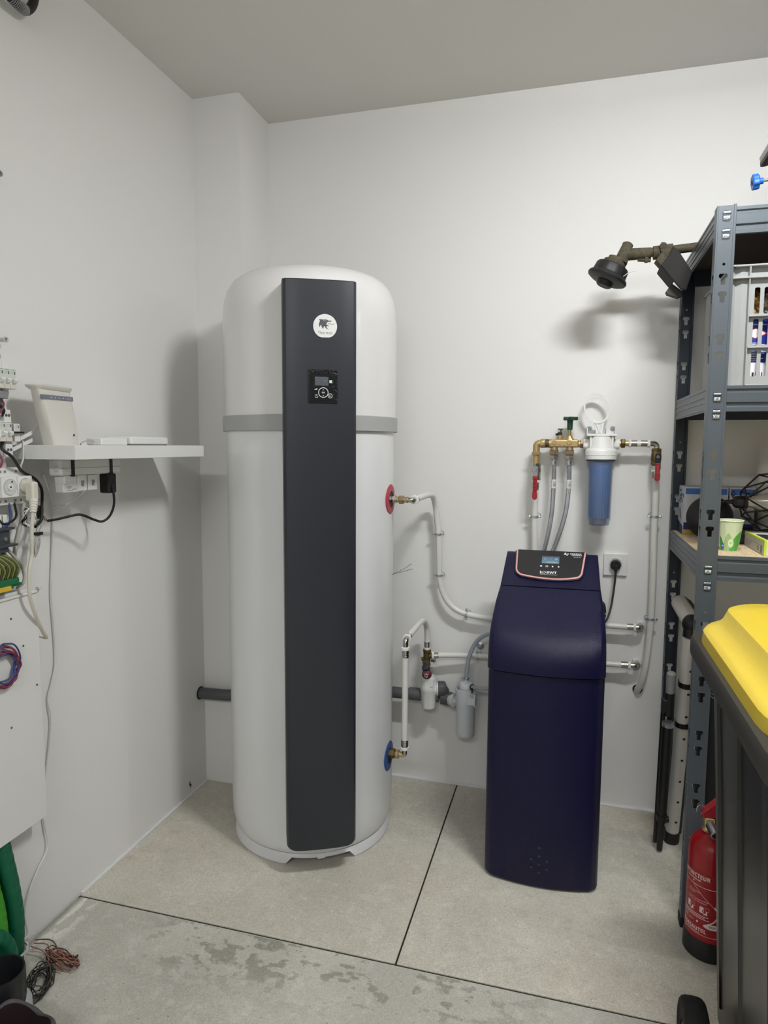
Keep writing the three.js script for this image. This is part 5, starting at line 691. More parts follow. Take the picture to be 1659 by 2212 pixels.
// ---------------------------------------------------------------- things standing under the shelving
{
  const t = thing('tube_stand', 'white perforated tube stand with black straps leaning behind the front shelf post', 'stand', [1.8, 0, 0.2]);
  const a = V(1.7975, 0.785, 0.362), b = V(1.797, 0.0, 0.19);
  const up = part(t, 'upright_tube', rod(b.clone().lerp(a, 0.05), a, 0.0225, 0.0225, 28), MT.whiteWarm, 'white upright tube');
  for (let i = 0; i < 8; i++) { const p = b.clone().lerp(a, 0.12 + i * 0.105); part(up, 'tube_hole', lathe([[0, 0], [0.0045, 0], [0.0045, 0.0012], [0, 0.0012]], [p.x + 0.006, p.y, p.z + 0.0212], [0.25, -0.2, 1], 12), MT.blackMatt, 'small dark hole'); }
  part(up, 'perforated_back', rod(b.clone().lerp(a, 0.05).add(V(0.022, 0, -0.004)), a.clone().add(V(0.022, 0, -0.004)), 0.009, 0.009, 12), std(0x3a3a3a, 0.8), 'dark perforated edge');
  const tp = part(t, 'top_tube', rod([1.801, 0.832, 0.355], [1.806, 0.828, 0.07], 0.029, 0.029, 30), MT.whiteWarm, 'white top tube');
  const fl = []; for (let i = 0; i < 4; i++) fl.push(rod([1.815 + i * 0.006, 0.858 - i * 0.004, 0.34], [1.82 + i * 0.006, 0.854 - i * 0.004, 0.08], 0.0018, 0.0018, 6)); part(tp, 'grooves', fl, std(0x55534d, 0.8), 'dark grooves');
  part(t, 'corner_cap', [ball(0.0305, 1.801, 0.826, 0.358), rod([1.8, 0.82, 0.36], [1.7975, 0.785, 0.362], 0.024)], MT.black, 'black corner cap');
  for (const f of [0.79, 0.605]) { const p = b.clone().lerp(a, f); part(t, 'strap', [lathe([[0.0228, -0.009], [0.0245, -0.009], [0.0245, 0.009], [0.0228, 0.009], [0.0228, -0.009]], p, a.clone().sub(b), 28), rbox(0.012, 0.026, 0.008, 0.002, p.x + 0.02, p.y - 0.004, p.z + 0.018)], MT.black, 'black strap with buckle'); }
  part(t, 'foot_cap', lathe([[0, 0], [0.024, 0.0], [0.026, 0.01], [0.0255, 0.05], [0, 0.05]], [1.797, 0.0, 0.19], [0, 1, 0.22], 26), MT.black, 'black foot cap');
}
{
  const t = thing('folded_tripod', 'black folded tripod with a grey head leaning at the wall left of the shelving', 'tripod', [1.745, 0, 0.28]);
  const b = V(1.749, 0.004, 0.27), a = V(1.745, 0.665, 0.375), L = f => b.clone().lerp(a, f);
  part(t, 'leg', [rod(L(0.01), L(0.34), 0.0095, 0.011), rod(L(0.18), L(0.72), 0.0155, 0.0165)], MT.black, 'thick black leg'); part(t, 'leg', [rod(L(0.0).add(V(-0.012, 0.02, -0.02)), L(0.78).add(V(-0.014, 0, -0.02)), 0.0075)], MT.black, 'thin rear leg'); part(t, 'leg', rod(L(0.0).add(V(0.01, 0.02, -0.045)), L(0.78).add(V(0.008, 0, -0.03)), 0.0085), MT.black, 'far leg');
  part(t, 'clamp', [lathe([[0, 0], [0.018, 0], [0.0185, 0.012], [0, 0.012]], L(0.72), a.clone().sub(b), 20)], MT.zinc, 'metal leg ring'); part(t, 'clamp', [lathe([[0, 0], [0.0175, 0], [0.018, 0.02], [0, 0.02]], L(0.19), a.clone().sub(b), 20), rbox(0.02, 0.016, 0.02, 0.003, L(0.2).x + 0.012, L(0.2).y, L(0.2).z + 0.006)], MT.black, 'black leg clamp');
  part(t, 'grip', [rod(L(0.78), L(0.9), 0.0165, 0.014), rbox(0.02, 0.045, 0.03, 0.005, L(0.83).x - 0.014, L(0.83).y, L(0.83).z)], MT.black, 'black grip'); part(t, 'head', [ball(0.0145, L(1).x, L(1).y - 0.004, L(1).z, 1.05, 0.8, 1.05), rod(L(0.9), L(0.99), 0.0135, 0.0152)], MT.greyMid, 'grey head');
}
{
  const x0 = 1.831, x1 = 2.1, z1 = 0.4; const t = thing('ribbed_panel', 'black finely ribbed panel standing upright behind the front shelf post', 'panel', [x0, 0, z1]);
  part(t, 'frame', [rspan(x0, x1, 0, 0.76, z1 - 0.04, z1 - 0.02, 0.003), rspan(x0 - 0.004, x0 + 0.006, 0, 0.765, z1 - 0.04, z1 + 0.002, 0.002)], MT.black);
  const r = []; for (let y = 0.01; y < 0.755; y += 0.0088) r.push(rspan(x0 + 0.006, x1, y, y + 0.0046, z1 - 0.022, z1, 0.0008)); const m = part(t, 'ribs', r.map(g => norm(g)), std(0x3b3b3b, 0.55)); m.userData.kind = 'stuff';
  const c = thing('black_tube', 'black tube with silver rings standing behind the extinguisher', 'tube', [1.87, 0, 0.45]); part(c, 'tube', [rod([1.872, 0.0, 0.45], [1.872, 0.655, 0.45], 0.024, 0.024, 28)], MT.rubber); for (const y of [0.66, 0.637, 0.627]) part(c, 'ring', lathe([[0, 0], [0.0248, 0], [0.0248, 0.004], [0, 0.004]], [1.872, y, 0.45], [0, 1, 0], 28), MT.zinc, 'silver ring');
}
// ---------------------------------------------------------------- extinguisher
{
  const X = 1.8225, Z = 0.712, R = 0.06; const t = thing('fire_extinguisher', 'red fire extinguisher with a black base standing beside the bin', 'fire extinguisher', [X, 0, Z]);
  const tl = canvasTex(1024, 1024, (k, w, h) => { k.fillStyle = '#97151d'; k.fillRect(0, 0, w, h); const W = '#e3d5d2'; k.fillStyle = W; k.strokeStyle = W; k.textAlign = 'left'; k.textBaseline = 'alphabetic';
    k.font = 'bold 88px sans-serif'; k.fillText('EXTINCTEUR', 90, 104, 600); k.font = 'bold 34px sans-serif'; k.fillText('2 kg POUDRE ABC', 190, 148, 330); k.font = 'bold 26px sans-serif'; k.fillText('NF', 320, 184); k.lineWidth = 5; k.strokeRect(10, 218, w - 20, 3);
    k.lineWidth = 6; k.beginPath(); k.moveTo(350, 225); k.bezierCurveTo(520, 380, 800, 500, 760, 640); k.stroke(); k.lineWidth = 20; k.beginPath(); k.moveTo(700, 470); k.bezierCurveTo(790, 580, 770, 700, 600, 770); k.stroke();
    k.font = '28px sans-serif'; k.fillText('1. Retirer la goupille', 230, 330, 260); k.fillText('de sécurité', 230, 362); k.fillText('2. Presser la poignée et diriger', 230, 440, 400); k.fillText('le jet à la base des flammes', 230, 474, 400);
    for (const x of [230, 470]) { k.fillRect(x, 520, 66, 96); k.fillRect(x + 66, 572, 60, 60); k.fillStyle = '#97151d'; k.beginPath(); k.arc(x + 74, 582, 30, 0, 7); k.fill(); k.fillStyle = W; k.lineWidth = 10; k.beginPath(); k.moveTo(x + 66, 560); k.lineTo(x + 60, 610); k.stroke(); k.lineWidth = 3; k.strokeRect(x + 92, 520, 60, 50); }
    for (const y of [660, 684, 708]) k.fillRect(150, y, 500 - (y % 7) * 18, 9); k.font = 'bold 62px serif'; k.fillText('CE', 170, 790); k.font = '34px sans-serif'; k.fillText('0029 V', 270, 790); k.beginPath(); k.arc(440, 778, 17, 0, 7); k.fill(); k.beginPath(); k.ellipse(690, 800, 150, 42, 0, 0, 7); k.fill(); k.fillStyle = '#3a2222'; k.font = 'bold 44px sans-serif'; k.fillText('PP2P', 630, 816); k.fillStyle = W;
    k.font = 'bold 84px sans-serif'; k.fillText('DESAUTEL', 190, 925, 460); k.beginPath(); k.moveTo(110, 860); k.lineTo(165, 860); k.lineTo(150, 925); k.lineTo(125, 925); k.lineTo(138, 880); k.lineTo(108, 880); k.fill(); k.lineWidth = 4; k.strokeRect(10, 965, w - 20, 2); k.fillRect(190, 942, 300, 7); });
  const bodyMat = std(0x9c1219, 0.34);
  part(t, 'cylinder', lathe([[0, 0.02], [0.055, 0.02], [0.059, 0.03], [R, 0.05], [R, 0.288], [0.0575, 0.305], [0.05, 0.321], [0.036, 0.333], [0.022, 0.339], [0.018, 0.345], [0, 0.345]], [X, 0, Z], [0, 1, 0], 56), bodyMat, 'red cylinder');
  const lb = []; for (let i = 0; i <= 40; i++) { const a = -1.85 + i / 40 * 2.7; lb.push([V(X + Math.sin(a) * (R + 0.0006), 0.062, Z + Math.cos(a) * (R + 0.0006)), V(X + Math.sin(a) * (R + 0.0006), 0.247, Z + Math.cos(a) * (R + 0.0006))]); }
  const lg = new THREE.BufferGeometry(); { const p = [], u = []; for (let i = 0; i < 40; i++) { const [a, b] = lb[i], [d, c] = lb[i + 1]; for (const [q, s, v] of [[a, i, 0], [d, i + 1, 0], [c, i + 1, 1], [a, i, 0], [c, i + 1, 1], [b, i, 1]]) { p.push(q.x, q.y, q.z); u.push(s / 40, v); } } lg.setAttribute('position', new THREE.Float32BufferAttribute(p, 3)); lg.setAttribute('uv', new THREE.Float32BufferAttribute(u, 2)); }
  part(t, 'label', toCreasedNormals(lg, 1), std(0xffffff, 0.4, 0, { map: tl, side: THREE.DoubleSide }), 'printed dark red label');
  part(t, 'base_ring', lathe([[0, 0], [0.0615, 0], [0.064, 0.003], [0.0635, 0.04], [0.0605, 0.056], [0.06, 0.056]], [X, 0, Z], [0, 1, 0], 56), MT.black, 'black base');
  part(t, 'valve', [lathe([[0, 0], [0.016, 0], [0.017, 0.006], [0.013, 0.012], [0.0125, 0.03], [0.015, 0.034], [0.015, 0.044], [0, 0.044]], [X - 0.014, 0.343, Z], [0, 1, 0], 28), rbox(0.026, 0.024, 0.026, 0.005, X - 0.014, 0.372, Z + 0.004)], MT.brass, 'brass valve');
  part(t, 'gauge', [rod([X - 0.013, 0.366, Z + 0.01], [X - 0.004, 0.354, Z + 0.044], 0.0125, 0.0135, 26), torus(0.0115, 0.0022, [X - 0.004, 0.3535, Z + 0.0445], [0.2, -0.33, 0.92], 26)], MT.steel, 'steel outlet');
  part(t, 'outlet_socket', lathe([[0, 0], [0.0095, 0], [0.0095, 0.001], [0, 0.001]], [X - 0.0038, 0.3533, Z + 0.0445], [0.2, -0.33, 0.92], 20), MT.black, 'dark socket');
  part(t, 'handle', [ext([[-0.013, 0.384], [-0.014, 0.4], [0.0, 0.412], [0.034, 0.45], [0.07, 0.468], [0.1, 0.47], [0.1, 0.456], [0.066, 0.452], [0.03, 0.424], [0.02, 0.386]].reverse(), 0.026, 0.003).translate(X - 0.019, 0, Z - 0.01), ext([[0.006, 0.388], [0.03, 0.404], [0.075, 0.422], [0.11, 0.424], [0.11, 0.414], [0.078, 0.411], [0.034, 0.393], [0.012, 0.38]].reverse(), 0.022, 0.002).translate(X - 0.019, 0, Z - 0.008)], MT.red, 'red squeeze handle');
  part(t, 'safety_pin', torus(0.0115, 0.0011, [X - 0.036, 0.402, Z + 0.006], [0.25, 0.1, 1], 30), MT.chrome, 'wire ring of the safety pin');
  const q = thing('plastic_clip', 'small black and white plastic block on the floor between extinguisher and bin', 'block', [1.86, 0, 0.79]); part(q, 'block', rspan(1.838, 1.875, 0, 0.05, 0.775, 0.8, 0.004), MT.black); part(q, 'white_face', rspan(1.845, 1.872, 0.008, 0.03, 0.8, 0.802, 0.0008), MT.white, 'white face');
}
// ---------------------------------------------------------------- wheelie bin
{
  const t = thing('wheelie_bin', 'black wheeled waste bin with a bright yellow lid at the right edge', 'waste bin', [1.95, 0, 1.3]);
  const rr = (x0, x1, z0, z1, r, y) => rrect(x0, x1, z0, z1, r, 8).map(([x, z]) => V(x, y, z)).reverse();
  const body = []; for (const [y, d] of [[0.06, 0.05], [0.065, 0.045], [0.3, 0.034], [0.6, 0.018], [0.84, 0.004], [0.905, 0.0]]) body.push(rr(1.74 + d, 2.19 - d, 0.975 + d * 0.6, 1.62 - d * 0.6, 0.035, y));
  const bd = part(t, 'body', loft(body, true, true, true, 0.6), MT.binBlack, 'tall black body');
  const rib = []; for (const [z, w] of [[1.06, 0.02], [1.24, 0.026], [1.45, 0.026]]) rib.push(loft([0.12, 0.5, 0.89].map(y => { const x = 1.74 + 0.047 * (1 - (y - 0.06) / 0.85); return [V(x + 0.004, y, z - w), V(x - 0.005, y, z - w * 0.6), V(x - 0.005, y, z + w * 0.6), V(x + 0.004, y, z + w)]; }), true, true, true, 0.5)); part(bd, 'ribs', rib, MT.binBlack, 'flat vertical ribs');
  part(t, 'rim', [loft([[0.905, 0.018], [0.905, 0.0], [0.912, -0.002], [0.94, -0.002], [0.949, 0.002], [0.95, 0.01], [0.95, 0.04]].map(([y, d]) => rr(1.698 + d, 2.214 - d, 0.905 + d, 1.662 - d, 0.075 - Math.min(0.03, d), y)), true, false, false, 0.6), loft([[0.93, 0.03], [0.9495, 0.028]].map(([y, d]) => rr(1.698 + d, 2.214 - d, 0.905 + d, 1.662 - d, 0.05, y)), true, true, true)], MT.binRim, 'dark olive rim');
  const lid = part(t, 'lid', loft([[0.944, 0.0], [0.974, 0.003], [0.981, 0.009], [0.983, 0.014], [0.985, 0.02], [0.991, 0.03], [1.0, 0.04], [1.016, 0.047], [1.024, 0.051], [1.027, 0.058], [1.032, 0.14]].map(([y, d]) => rr(1.709 + d, 2.2 - d, 0.892 + d * 0.9, 1.64 - d, Math.max(0.035, 0.15 - d), y)), true, false, true, 0.5), MT.yellow, 'yellow lid with a raised top');
  part(lid, 'hinge', [rod([1.8, 0.965, 0.9], [1.86, 0.965, 0.9], 0.014), rod([2.05, 0.965, 0.9], [2.11, 0.965, 0.9], 0.014)], MT.black, 'black hinge pins');
  const wheel = (x, lab) => { const w = part(t, 'wheel', lathe([[0.03, 0.004], [0.06, 0.006], [0.064, 0.002], [0.07, 0.0035], [0.0745, 0.008], [0.0765, 0.014], [0.0775, 0.028], [0.0765, 0.042], [0.0745, 0.048], [0.07, 0.0525], [0.064, 0.054], [0.06, 0.05], [0.03, 0.052], [0.03, 0.004]], [x, 0.0778, 1.12], [1, 0, 0], 80, 1.1), MT.rubber, lab); part(w, 'hub', lathe([[0, 0], [0.016, 0], [0.018, 0.004], [0.03, 0.008], [0.03, 0.05], [0, 0.05]], [x, 0.0778, 1.12], [1, 0, 0], 28), MT.greyPlastic, 'grey hub'); };
  wheel(1.692, 'black rubber wheel at the near side'); wheel(2.165, 'black rubber wheel at the far side'); part(t, 'axle', rod([1.7, 0.0778, 1.12], [2.2, 0.0778, 1.12], 0.009), MT.steel);
  part(t, 'front_feet', [rspan(1.83, 1.9, 0, 0.075, 1.5, 1.56, 0.006), rspan(2.0, 2.07, 0, 0.075, 1.5, 1.56, 0.006)], MT.binBlack);
}

// ---------------------------------------------------------------- white wall shelf and what stands on it
{
  const t = thing('wall_shelf', 'white floating shelf on the left wall under the router', 'shelf', [0, 1.342, 0.9]);
  part(t, 'board', rspan(0, 0.218, 1.3425, 1.379, 0.592, 1.206, 0.0012), MT.white);
}
{
  const t = thing('router', 'cream upright router with a flared top on the white shelf', 'router', [0.1, 1.379, 1.1]);
  // rows: [height, near edge, far edge, back x, front x]
  const rows = []; for (const [y, za, zb, xb, xf] of [[1.379, 1.158, 1.064, 0.07, 0.116], [1.4, 1.163, 1.064, 0.07, 0.115], [1.46, 1.18, 1.07, 0.071, 0.112], [1.51, 1.193, 1.078, 0.073, 0.108], [1.524, 1.197, 1.08, 0.074, 0.107]]) rows.push(rrect(xb, xf, zb, za, 0.012, 5).map(([x, z]) => V(x, y, z)).reverse());
  part(t, 'body', loft(rows, true, true, true, 0.7), MT.whiteWarm);
  const cap = []; for (const [y, e] of [[1.521, 0.0], [1.525, 0.008], [1.529, 0.015], [1.532, 0.018], [1.534, 0.0165], [1.532, 0.006]]) cap.push(rrect(0.069 - e * 0.7, 0.108 + e * 0.4, 1.079 - e * 0.35, 1.197 + e * 0.35, 0.016 + e * 0.4, 6).map(([x, z]) => V(x, y - 0.005 * ((z - 1.15) / 0.07) ** 2 + 0.002, z)).reverse());
  part(t, 'flared_top', loft(cap, true, true, true, 0.8), MT.whiteWarm, 'flared translucent top');
  const tb = canvasTex(512, 80, (k, w, h) => { k.fillStyle = '#7b7c88'; k.fillRect(0, 0, w, h); k.fillStyle = '#e6e6ee'; for (const x of [150, 215, 280, 345]) { k.beginPath(); k.arc(x, 40, 9, 0, 7); k.fill(); } k.font = '22px sans-serif'; k.fillText('4G LTE', 400, 48, 70); });
  const strip = [[1.4965, 1.1965], [1.4965, 1.068], [1.5085, 1.067], [1.5085, 1.1985]]; const px = y => 0.1125 + (1.51 - y) * 0.055; const g = new THREE.BufferGeometry(); const P = strip.map(([y, z]) => V(0.1095 + (1.51 - y) * 0.075, y, z)); const idx = [0, 1, 2, 0, 2, 3], uvs = [[0, 0], [1, 0], [1, 1], [0, 1]], p = [], u = []; for (const i of idx) { p.push(P[i].x, P[i].y, P[i].z); u.push(...uvs[i]); }
  part(t, 'indicator_strip', planarUV(norm(rspan(0.106, 0.1104, 1.4965, 1.5085, 1.0785, 1.192, 0.0008)), (x, y, z) => (1.192 - z) / 0.1135, (x, y) => (y - 1.4965) / 0.012), std(0xffffff, 0.4, 0, { map: tb }), 'grey strip of lights');
  part(t, 'emblem', [0, 1, 2, 3, 4].map(i => { const a = -0.4 + i * 0.2; return ext([[0, 0], [0.0012, 0.004], [0, 0.007], [-0.0012, 0.004]], 0.0006).rotateZ(-a).rotateY(Math.PI / 2).translate(0.1163, 1.402, 1.088); }), std(0x6a6660, 0.5), 'small fan shaped emblem');
}
{
  const t = thing('white_adapter_box', 'small white rectangular box on the shelf next to the router', 'box', [0.09, 1.379, 0.9]); part(t, 'box', rspan(0.07, 0.122, 1.379, 1.4, 0.866, 0.985, 0.004), MT.white); part(t, 'cable', tube([[0.095, 1.389, 0.984], [0.1, 1.393, 1.005], [0.095, 1.387, 1.03], [0.1, 1.381, 1.045]], 0.0018, 20, 8), MT.cordGrey);
  const u = thing('white_disc_unit', 'flat white unit with a thin dark base at the far end of the shelf', 'network unit', [0.1, 1.379, 0.72]); part(u, 'unit', rspan(0.03, 0.132, 1.3815, 1.4055, 0.668, 0.862, 0.006), MT.white); part(u, 'base', rspan(0.035, 0.129, 1.379, 1.3818, 0.672, 0.858, 0.001), MT.greyPlastic, 'thin dark base');
}
// under the shelf
{
  const t = thing('power_strip', 'white power strip held under the shelf by two black straps', 'power strip', [0.09, 1.29, 1.0]);
  part(t, 'body', rspan(0.075, 0.118, 1.297, 1.3425, 0.895, 1.142, 0.007), MT.white); part(t, 'seam', rspan(0.0745, 0.1185, 1.3165, 1.3175, 0.9, 1.14, 0.0004), MT.greyMid, 'thin seam'); part(t, 'end_eye', torus(0.006, 0.0022, [0.1, 1.315, 1.143], [0, 0, 1], 20), MT.whiteWarm);
  for (const z of [1.1, 0.943]) part(t, 'strap', [rspan(0.1175, 0.1205, 1.2945, 1.3425, z - 0.006, z + 0.006, 0.001), rspan(0.072, 0.1205, 1.2945, 1.297, z - 0.006, z + 0.006, 0.001)], MT.black, 'black strap');
  const a = thing('plug_adapter', 'white adapter block under the left of the power strip', 'adapter', [0.09, 1.255, 1.08]); part(a, 'block', [rspan(0.082, 0.116, 1.265, 1.297, 1.082, 1.13, 0.004), rspan(0.09, 0.118, 1.252, 1.275, 1.082, 1.136, 0.003)], MT.white); const tt = canvasTex(256, 96, (k, w, h) => { k.fillStyle = '#d8d8d6'; k.fillRect(0, 0, w, h); k.fillStyle = '#4a4a4a'; k.font = 'bold 44px sans-serif'; k.fillText('<22>', 40, 50); k.fillRect(150, 62, 80, 6); k.fillRect(40, 74, 120, 5); }); part(a, 'printed_face', planarUV(norm(rspan(0.118, 0.1188, 1.253, 1.274, 1.084, 1.134, 0.0003)), (x, y, z) => (1.134 - z) / 0.05, (x, y) => (y - 1.253) / 0.021), std(0xffffff, 0.5, 0, { map: tt }));
  const mk = (lab, z) => { const q = thing('usb_charger', lab, 'charger', [0.09, 1.255, z], { group: 'small white chargers under the power strip' }); part(q, 'body', rspan(0.08, 0.116, 1.2525, 1.297, z - 0.019, z + 0.019, 0.004), MT.white); part(q, 'port', rspan(0.1158, 0.1164, 1.266, 1.282, z - 0.006, z + 0.006, 0.0002), MT.greyMid); }; mk('small white charger directly right of the white adapter block', 1.061); mk('small white charger next to the black plug adapter', 1.018);
  const b = thing('black_power_adapter', 'black plug-in power adapter at the right end of the power strip', 'adapter', [0.1, 1.235, 0.9]); part(b, 'block', rspan(0.088, 0.122, 1.239, 1.297, 0.923, 0.96, 0.006), MT.black); part(b, 'strain_relief', rod([0.116, 1.272, 0.946], [0.126, 1.25, 0.946], 0.005, 0.0035), MT.rubber);
  const c = thing('black_cable', 'black cable looping from the black adapter back along the left wall', 'cable', [0.1, 1.16, 1.0]); part(c, 'cable', tube([[0.122, 1.262, 0.946], [0.127, 1.235, 0.946], [0.122, 1.2, 0.942], [0.11, 1.168, 0.95], [0.1, 1.157, 0.968], [0.09, 1.164, 0.988], [0.08, 1.183, 1.035], [0.065, 1.179, 1.07], [0.055, 1.175, 1.1], [0.05, 1.176, 1.13], [0.05, 1.198, 1.153], [0.05, 1.225, 1.162]], 0.0036, 110, 10), MT.black); part(c, 'ferrite', [rod([0.05, 1.185, 1.148], [0.05, 1.215, 1.158], 0.0085, 0.0085), ball(0.009, 0.05, 1.235, 1.163)], MT.black, 'black lump on the cable');
  const d = thing('black_cable', 'black cable running from behind the breakers down under the shelf', 'cable', [0.05, 1.3, 1.2]); part(d, 'cable', tube([[0.03, 1.43, 1.19], [0.035, 1.41, 1.22], [0.07, 1.37, 1.285], [0.08, 1.352, 1.268], [0.06, 1.312, 1.215], [0.045, 1.288, 1.155], [0.04, 1.262, 1.13], [0.058, 1.222, 1.15], [0.066, 1.18, 1.165], [0.07, 1.165, 1.19]], 0.0038, 90, 10), MT.black);
  const e1 = thing('white_lead', 'thin white lead from the first small charger to the wall cable', 'cable', [0.08, 1.24, 1.05]); part(e1, 'lead', tube([[0.117, 1.272, 1.055], [0.108, 1.258, 1.06], [0.08, 1.237, 1.056], [0.05, 1.214, 1.06], [0.02, 1.208, 1.068]], 0.0017, 40, 8), MT.white);
  const e2 = thing('white_lead', 'thin white lead from the second small charger crossing below the first', 'cable', [0.08, 1.23, 1.04]); part(e2, 'lead', tube([[0.117, 1.272, 1.012], [0.105, 1.258, 1.03], [0.08, 1.231, 1.047], [0.05, 1.21, 1.06], [0.02, 1.196, 1.062]], 0.0021, 40, 8), MT.white);
}
{ // long white cable down the wall
  const t = thing('white_wall_cable', 'long thin white cable hanging down the left wall to the floor', 'cable', [0.01, 0.6, 1.1]);
  part(t, 'cable', tube([[0.02, 1.3, 1.1], [0.012, 1.271, 1.079], [0.01, 1.231, 1.062], [0.009, 1.198, 1.055], [0.009, 1.133, 1.06], [0.009, 1.068, 1.066], [0.01, 0.963, 1.076], [0.009, 0.882, 1.073], [0.009, 0.801, 1.07], [0.009, 0.748, 1.074], [0.009, 0.699, 1.092], [0.008, 0.663, 1.105], [0.01, 0.6, 1.099], [0.01, 0.541, 1.107], [0.008, 0.428, 1.129], [0.008, 0.332, 1.142], [0.012, 0.236, 1.136], [0.012, 0.193, 1.176], [0.011, 0.146, 1.21], [0.011, 0.09, 1.226], [0.012, 0.037, 1.221], [0.02, 0.004, 1.235]], 0.0028, 190, 8), MT.white);
  const l = thing('white_lead', 'looped bundle of thin white cable with a black tie hanging below the sockets', 'cable', [0.05, 1.12, 1.16]); part(l, 'loops', [[0, 0.0], [0.004, 0.006], [-0.003, -0.006]].map(([dx, dz]) => tube([[0.05 + dx, 1.185, 1.15 + dz], [0.055 + dx, 1.192, 1.142 + dz], [0.052, 1.178, 1.134 + dz], [0.05, 1.15, 1.155], [0.052, 1.12, 1.162 + dz], [0.05 + dx, 1.088, 1.17 + dz], [0.048, 1.082, 1.177 + dz], [0.047 + dx, 1.11, 1.173 + dz], [0.048, 1.15, 1.162], [0.05, 1.178, 1.158 + dz]], 0.0017, 70, 7)), MT.cordGrey); part(l, 'tie', rspan(0.044, 0.057, 1.139, 1.147, 1.148, 1.17, 0.002), MT.black, 'black tie');
  const k = thing('white_cable_coil', 'small coil of white and black wire behind the beige plug', 'cable coil', [0.06, 1.19, 1.2]); const r = rng(21), w = [], b = []; for (let i = 0; i < 5; i++) { const pts = []; for (let j = 0; j < 12; j++) { const a = j / 12 * Math.PI * 2; pts.push([0.06 + (r() - 0.5) * 0.02, 1.192 + Math.sin(a) * (0.023 + r() * 0.004), 1.2 + Math.cos(a) * (0.014 + r() * 0.003)]); } (i < 3 ? w : b).push(tube(pts, 0.0017, 60, 7, true)); } part(k, 'white_turns', w, MT.white); part(k, 'black_turns', b, MT.black);
}
// ---------------------------------------------------------------- open electrical panel at the left edge
const winTex = canvasTex(128, 192, (k, w, h) => { k.fillStyle = '#d2d6cd'; k.fillRect(0, 0, w, h); k.fillStyle = '#7d8a7c'; k.fillRect(16, 14, 96, 10); k.fillStyle = '#5c6a5c'; k.fillRect(84, 52, 30, 62); k.fillStyle = '#9aa39a'; k.fillRect(14, 60, 52, 6); k.fillRect(14, 78, 44, 6); k.fillRect(14, 96, 50, 6); });
function breaker(label, z, y, group) {
  const t = thing('circuit_breaker', label, 'circuit breaker', [0.03, y, z], { local: true, group });
  part(t, 'body', rspan(-0.01, 0.018, -0.044, 0.044, -0.0092, 0.0092, 0.001), MT.white); part(t, 'nose', rspan(0.015, 0.042, -0.024, 0.026, -0.0092, 0.0092, 0.0015), MT.white);
  part(t, 'rating_print', planarUV(norm(rspan(0.0418, 0.0426, 0.003, 0.025, -0.008, 0.008, 0.0002)), (x, yy, zz) => (0.008 - zz) / 0.016, (x, yy) => (yy - 0.003) / 0.022), std(0xffffff, 0.5, 0, { map: winTex }), 'printed rating');
  part(t, 'switch_toggle', [ext([[0.041, -0.012], [0.05, -0.008], [0.053, -0.002], [0.05, 0.002], [0.041, 0.002]], 0.011, 0.001).translate(0, 0, -0.0055)], MT.whiteGloss, 'white toggle'); part(t, 'name_strip', rspan(0.0415, 0.0428, -0.023, -0.014, -0.009, 0.009, 0.0003), MT.ivory);
  return t;
}
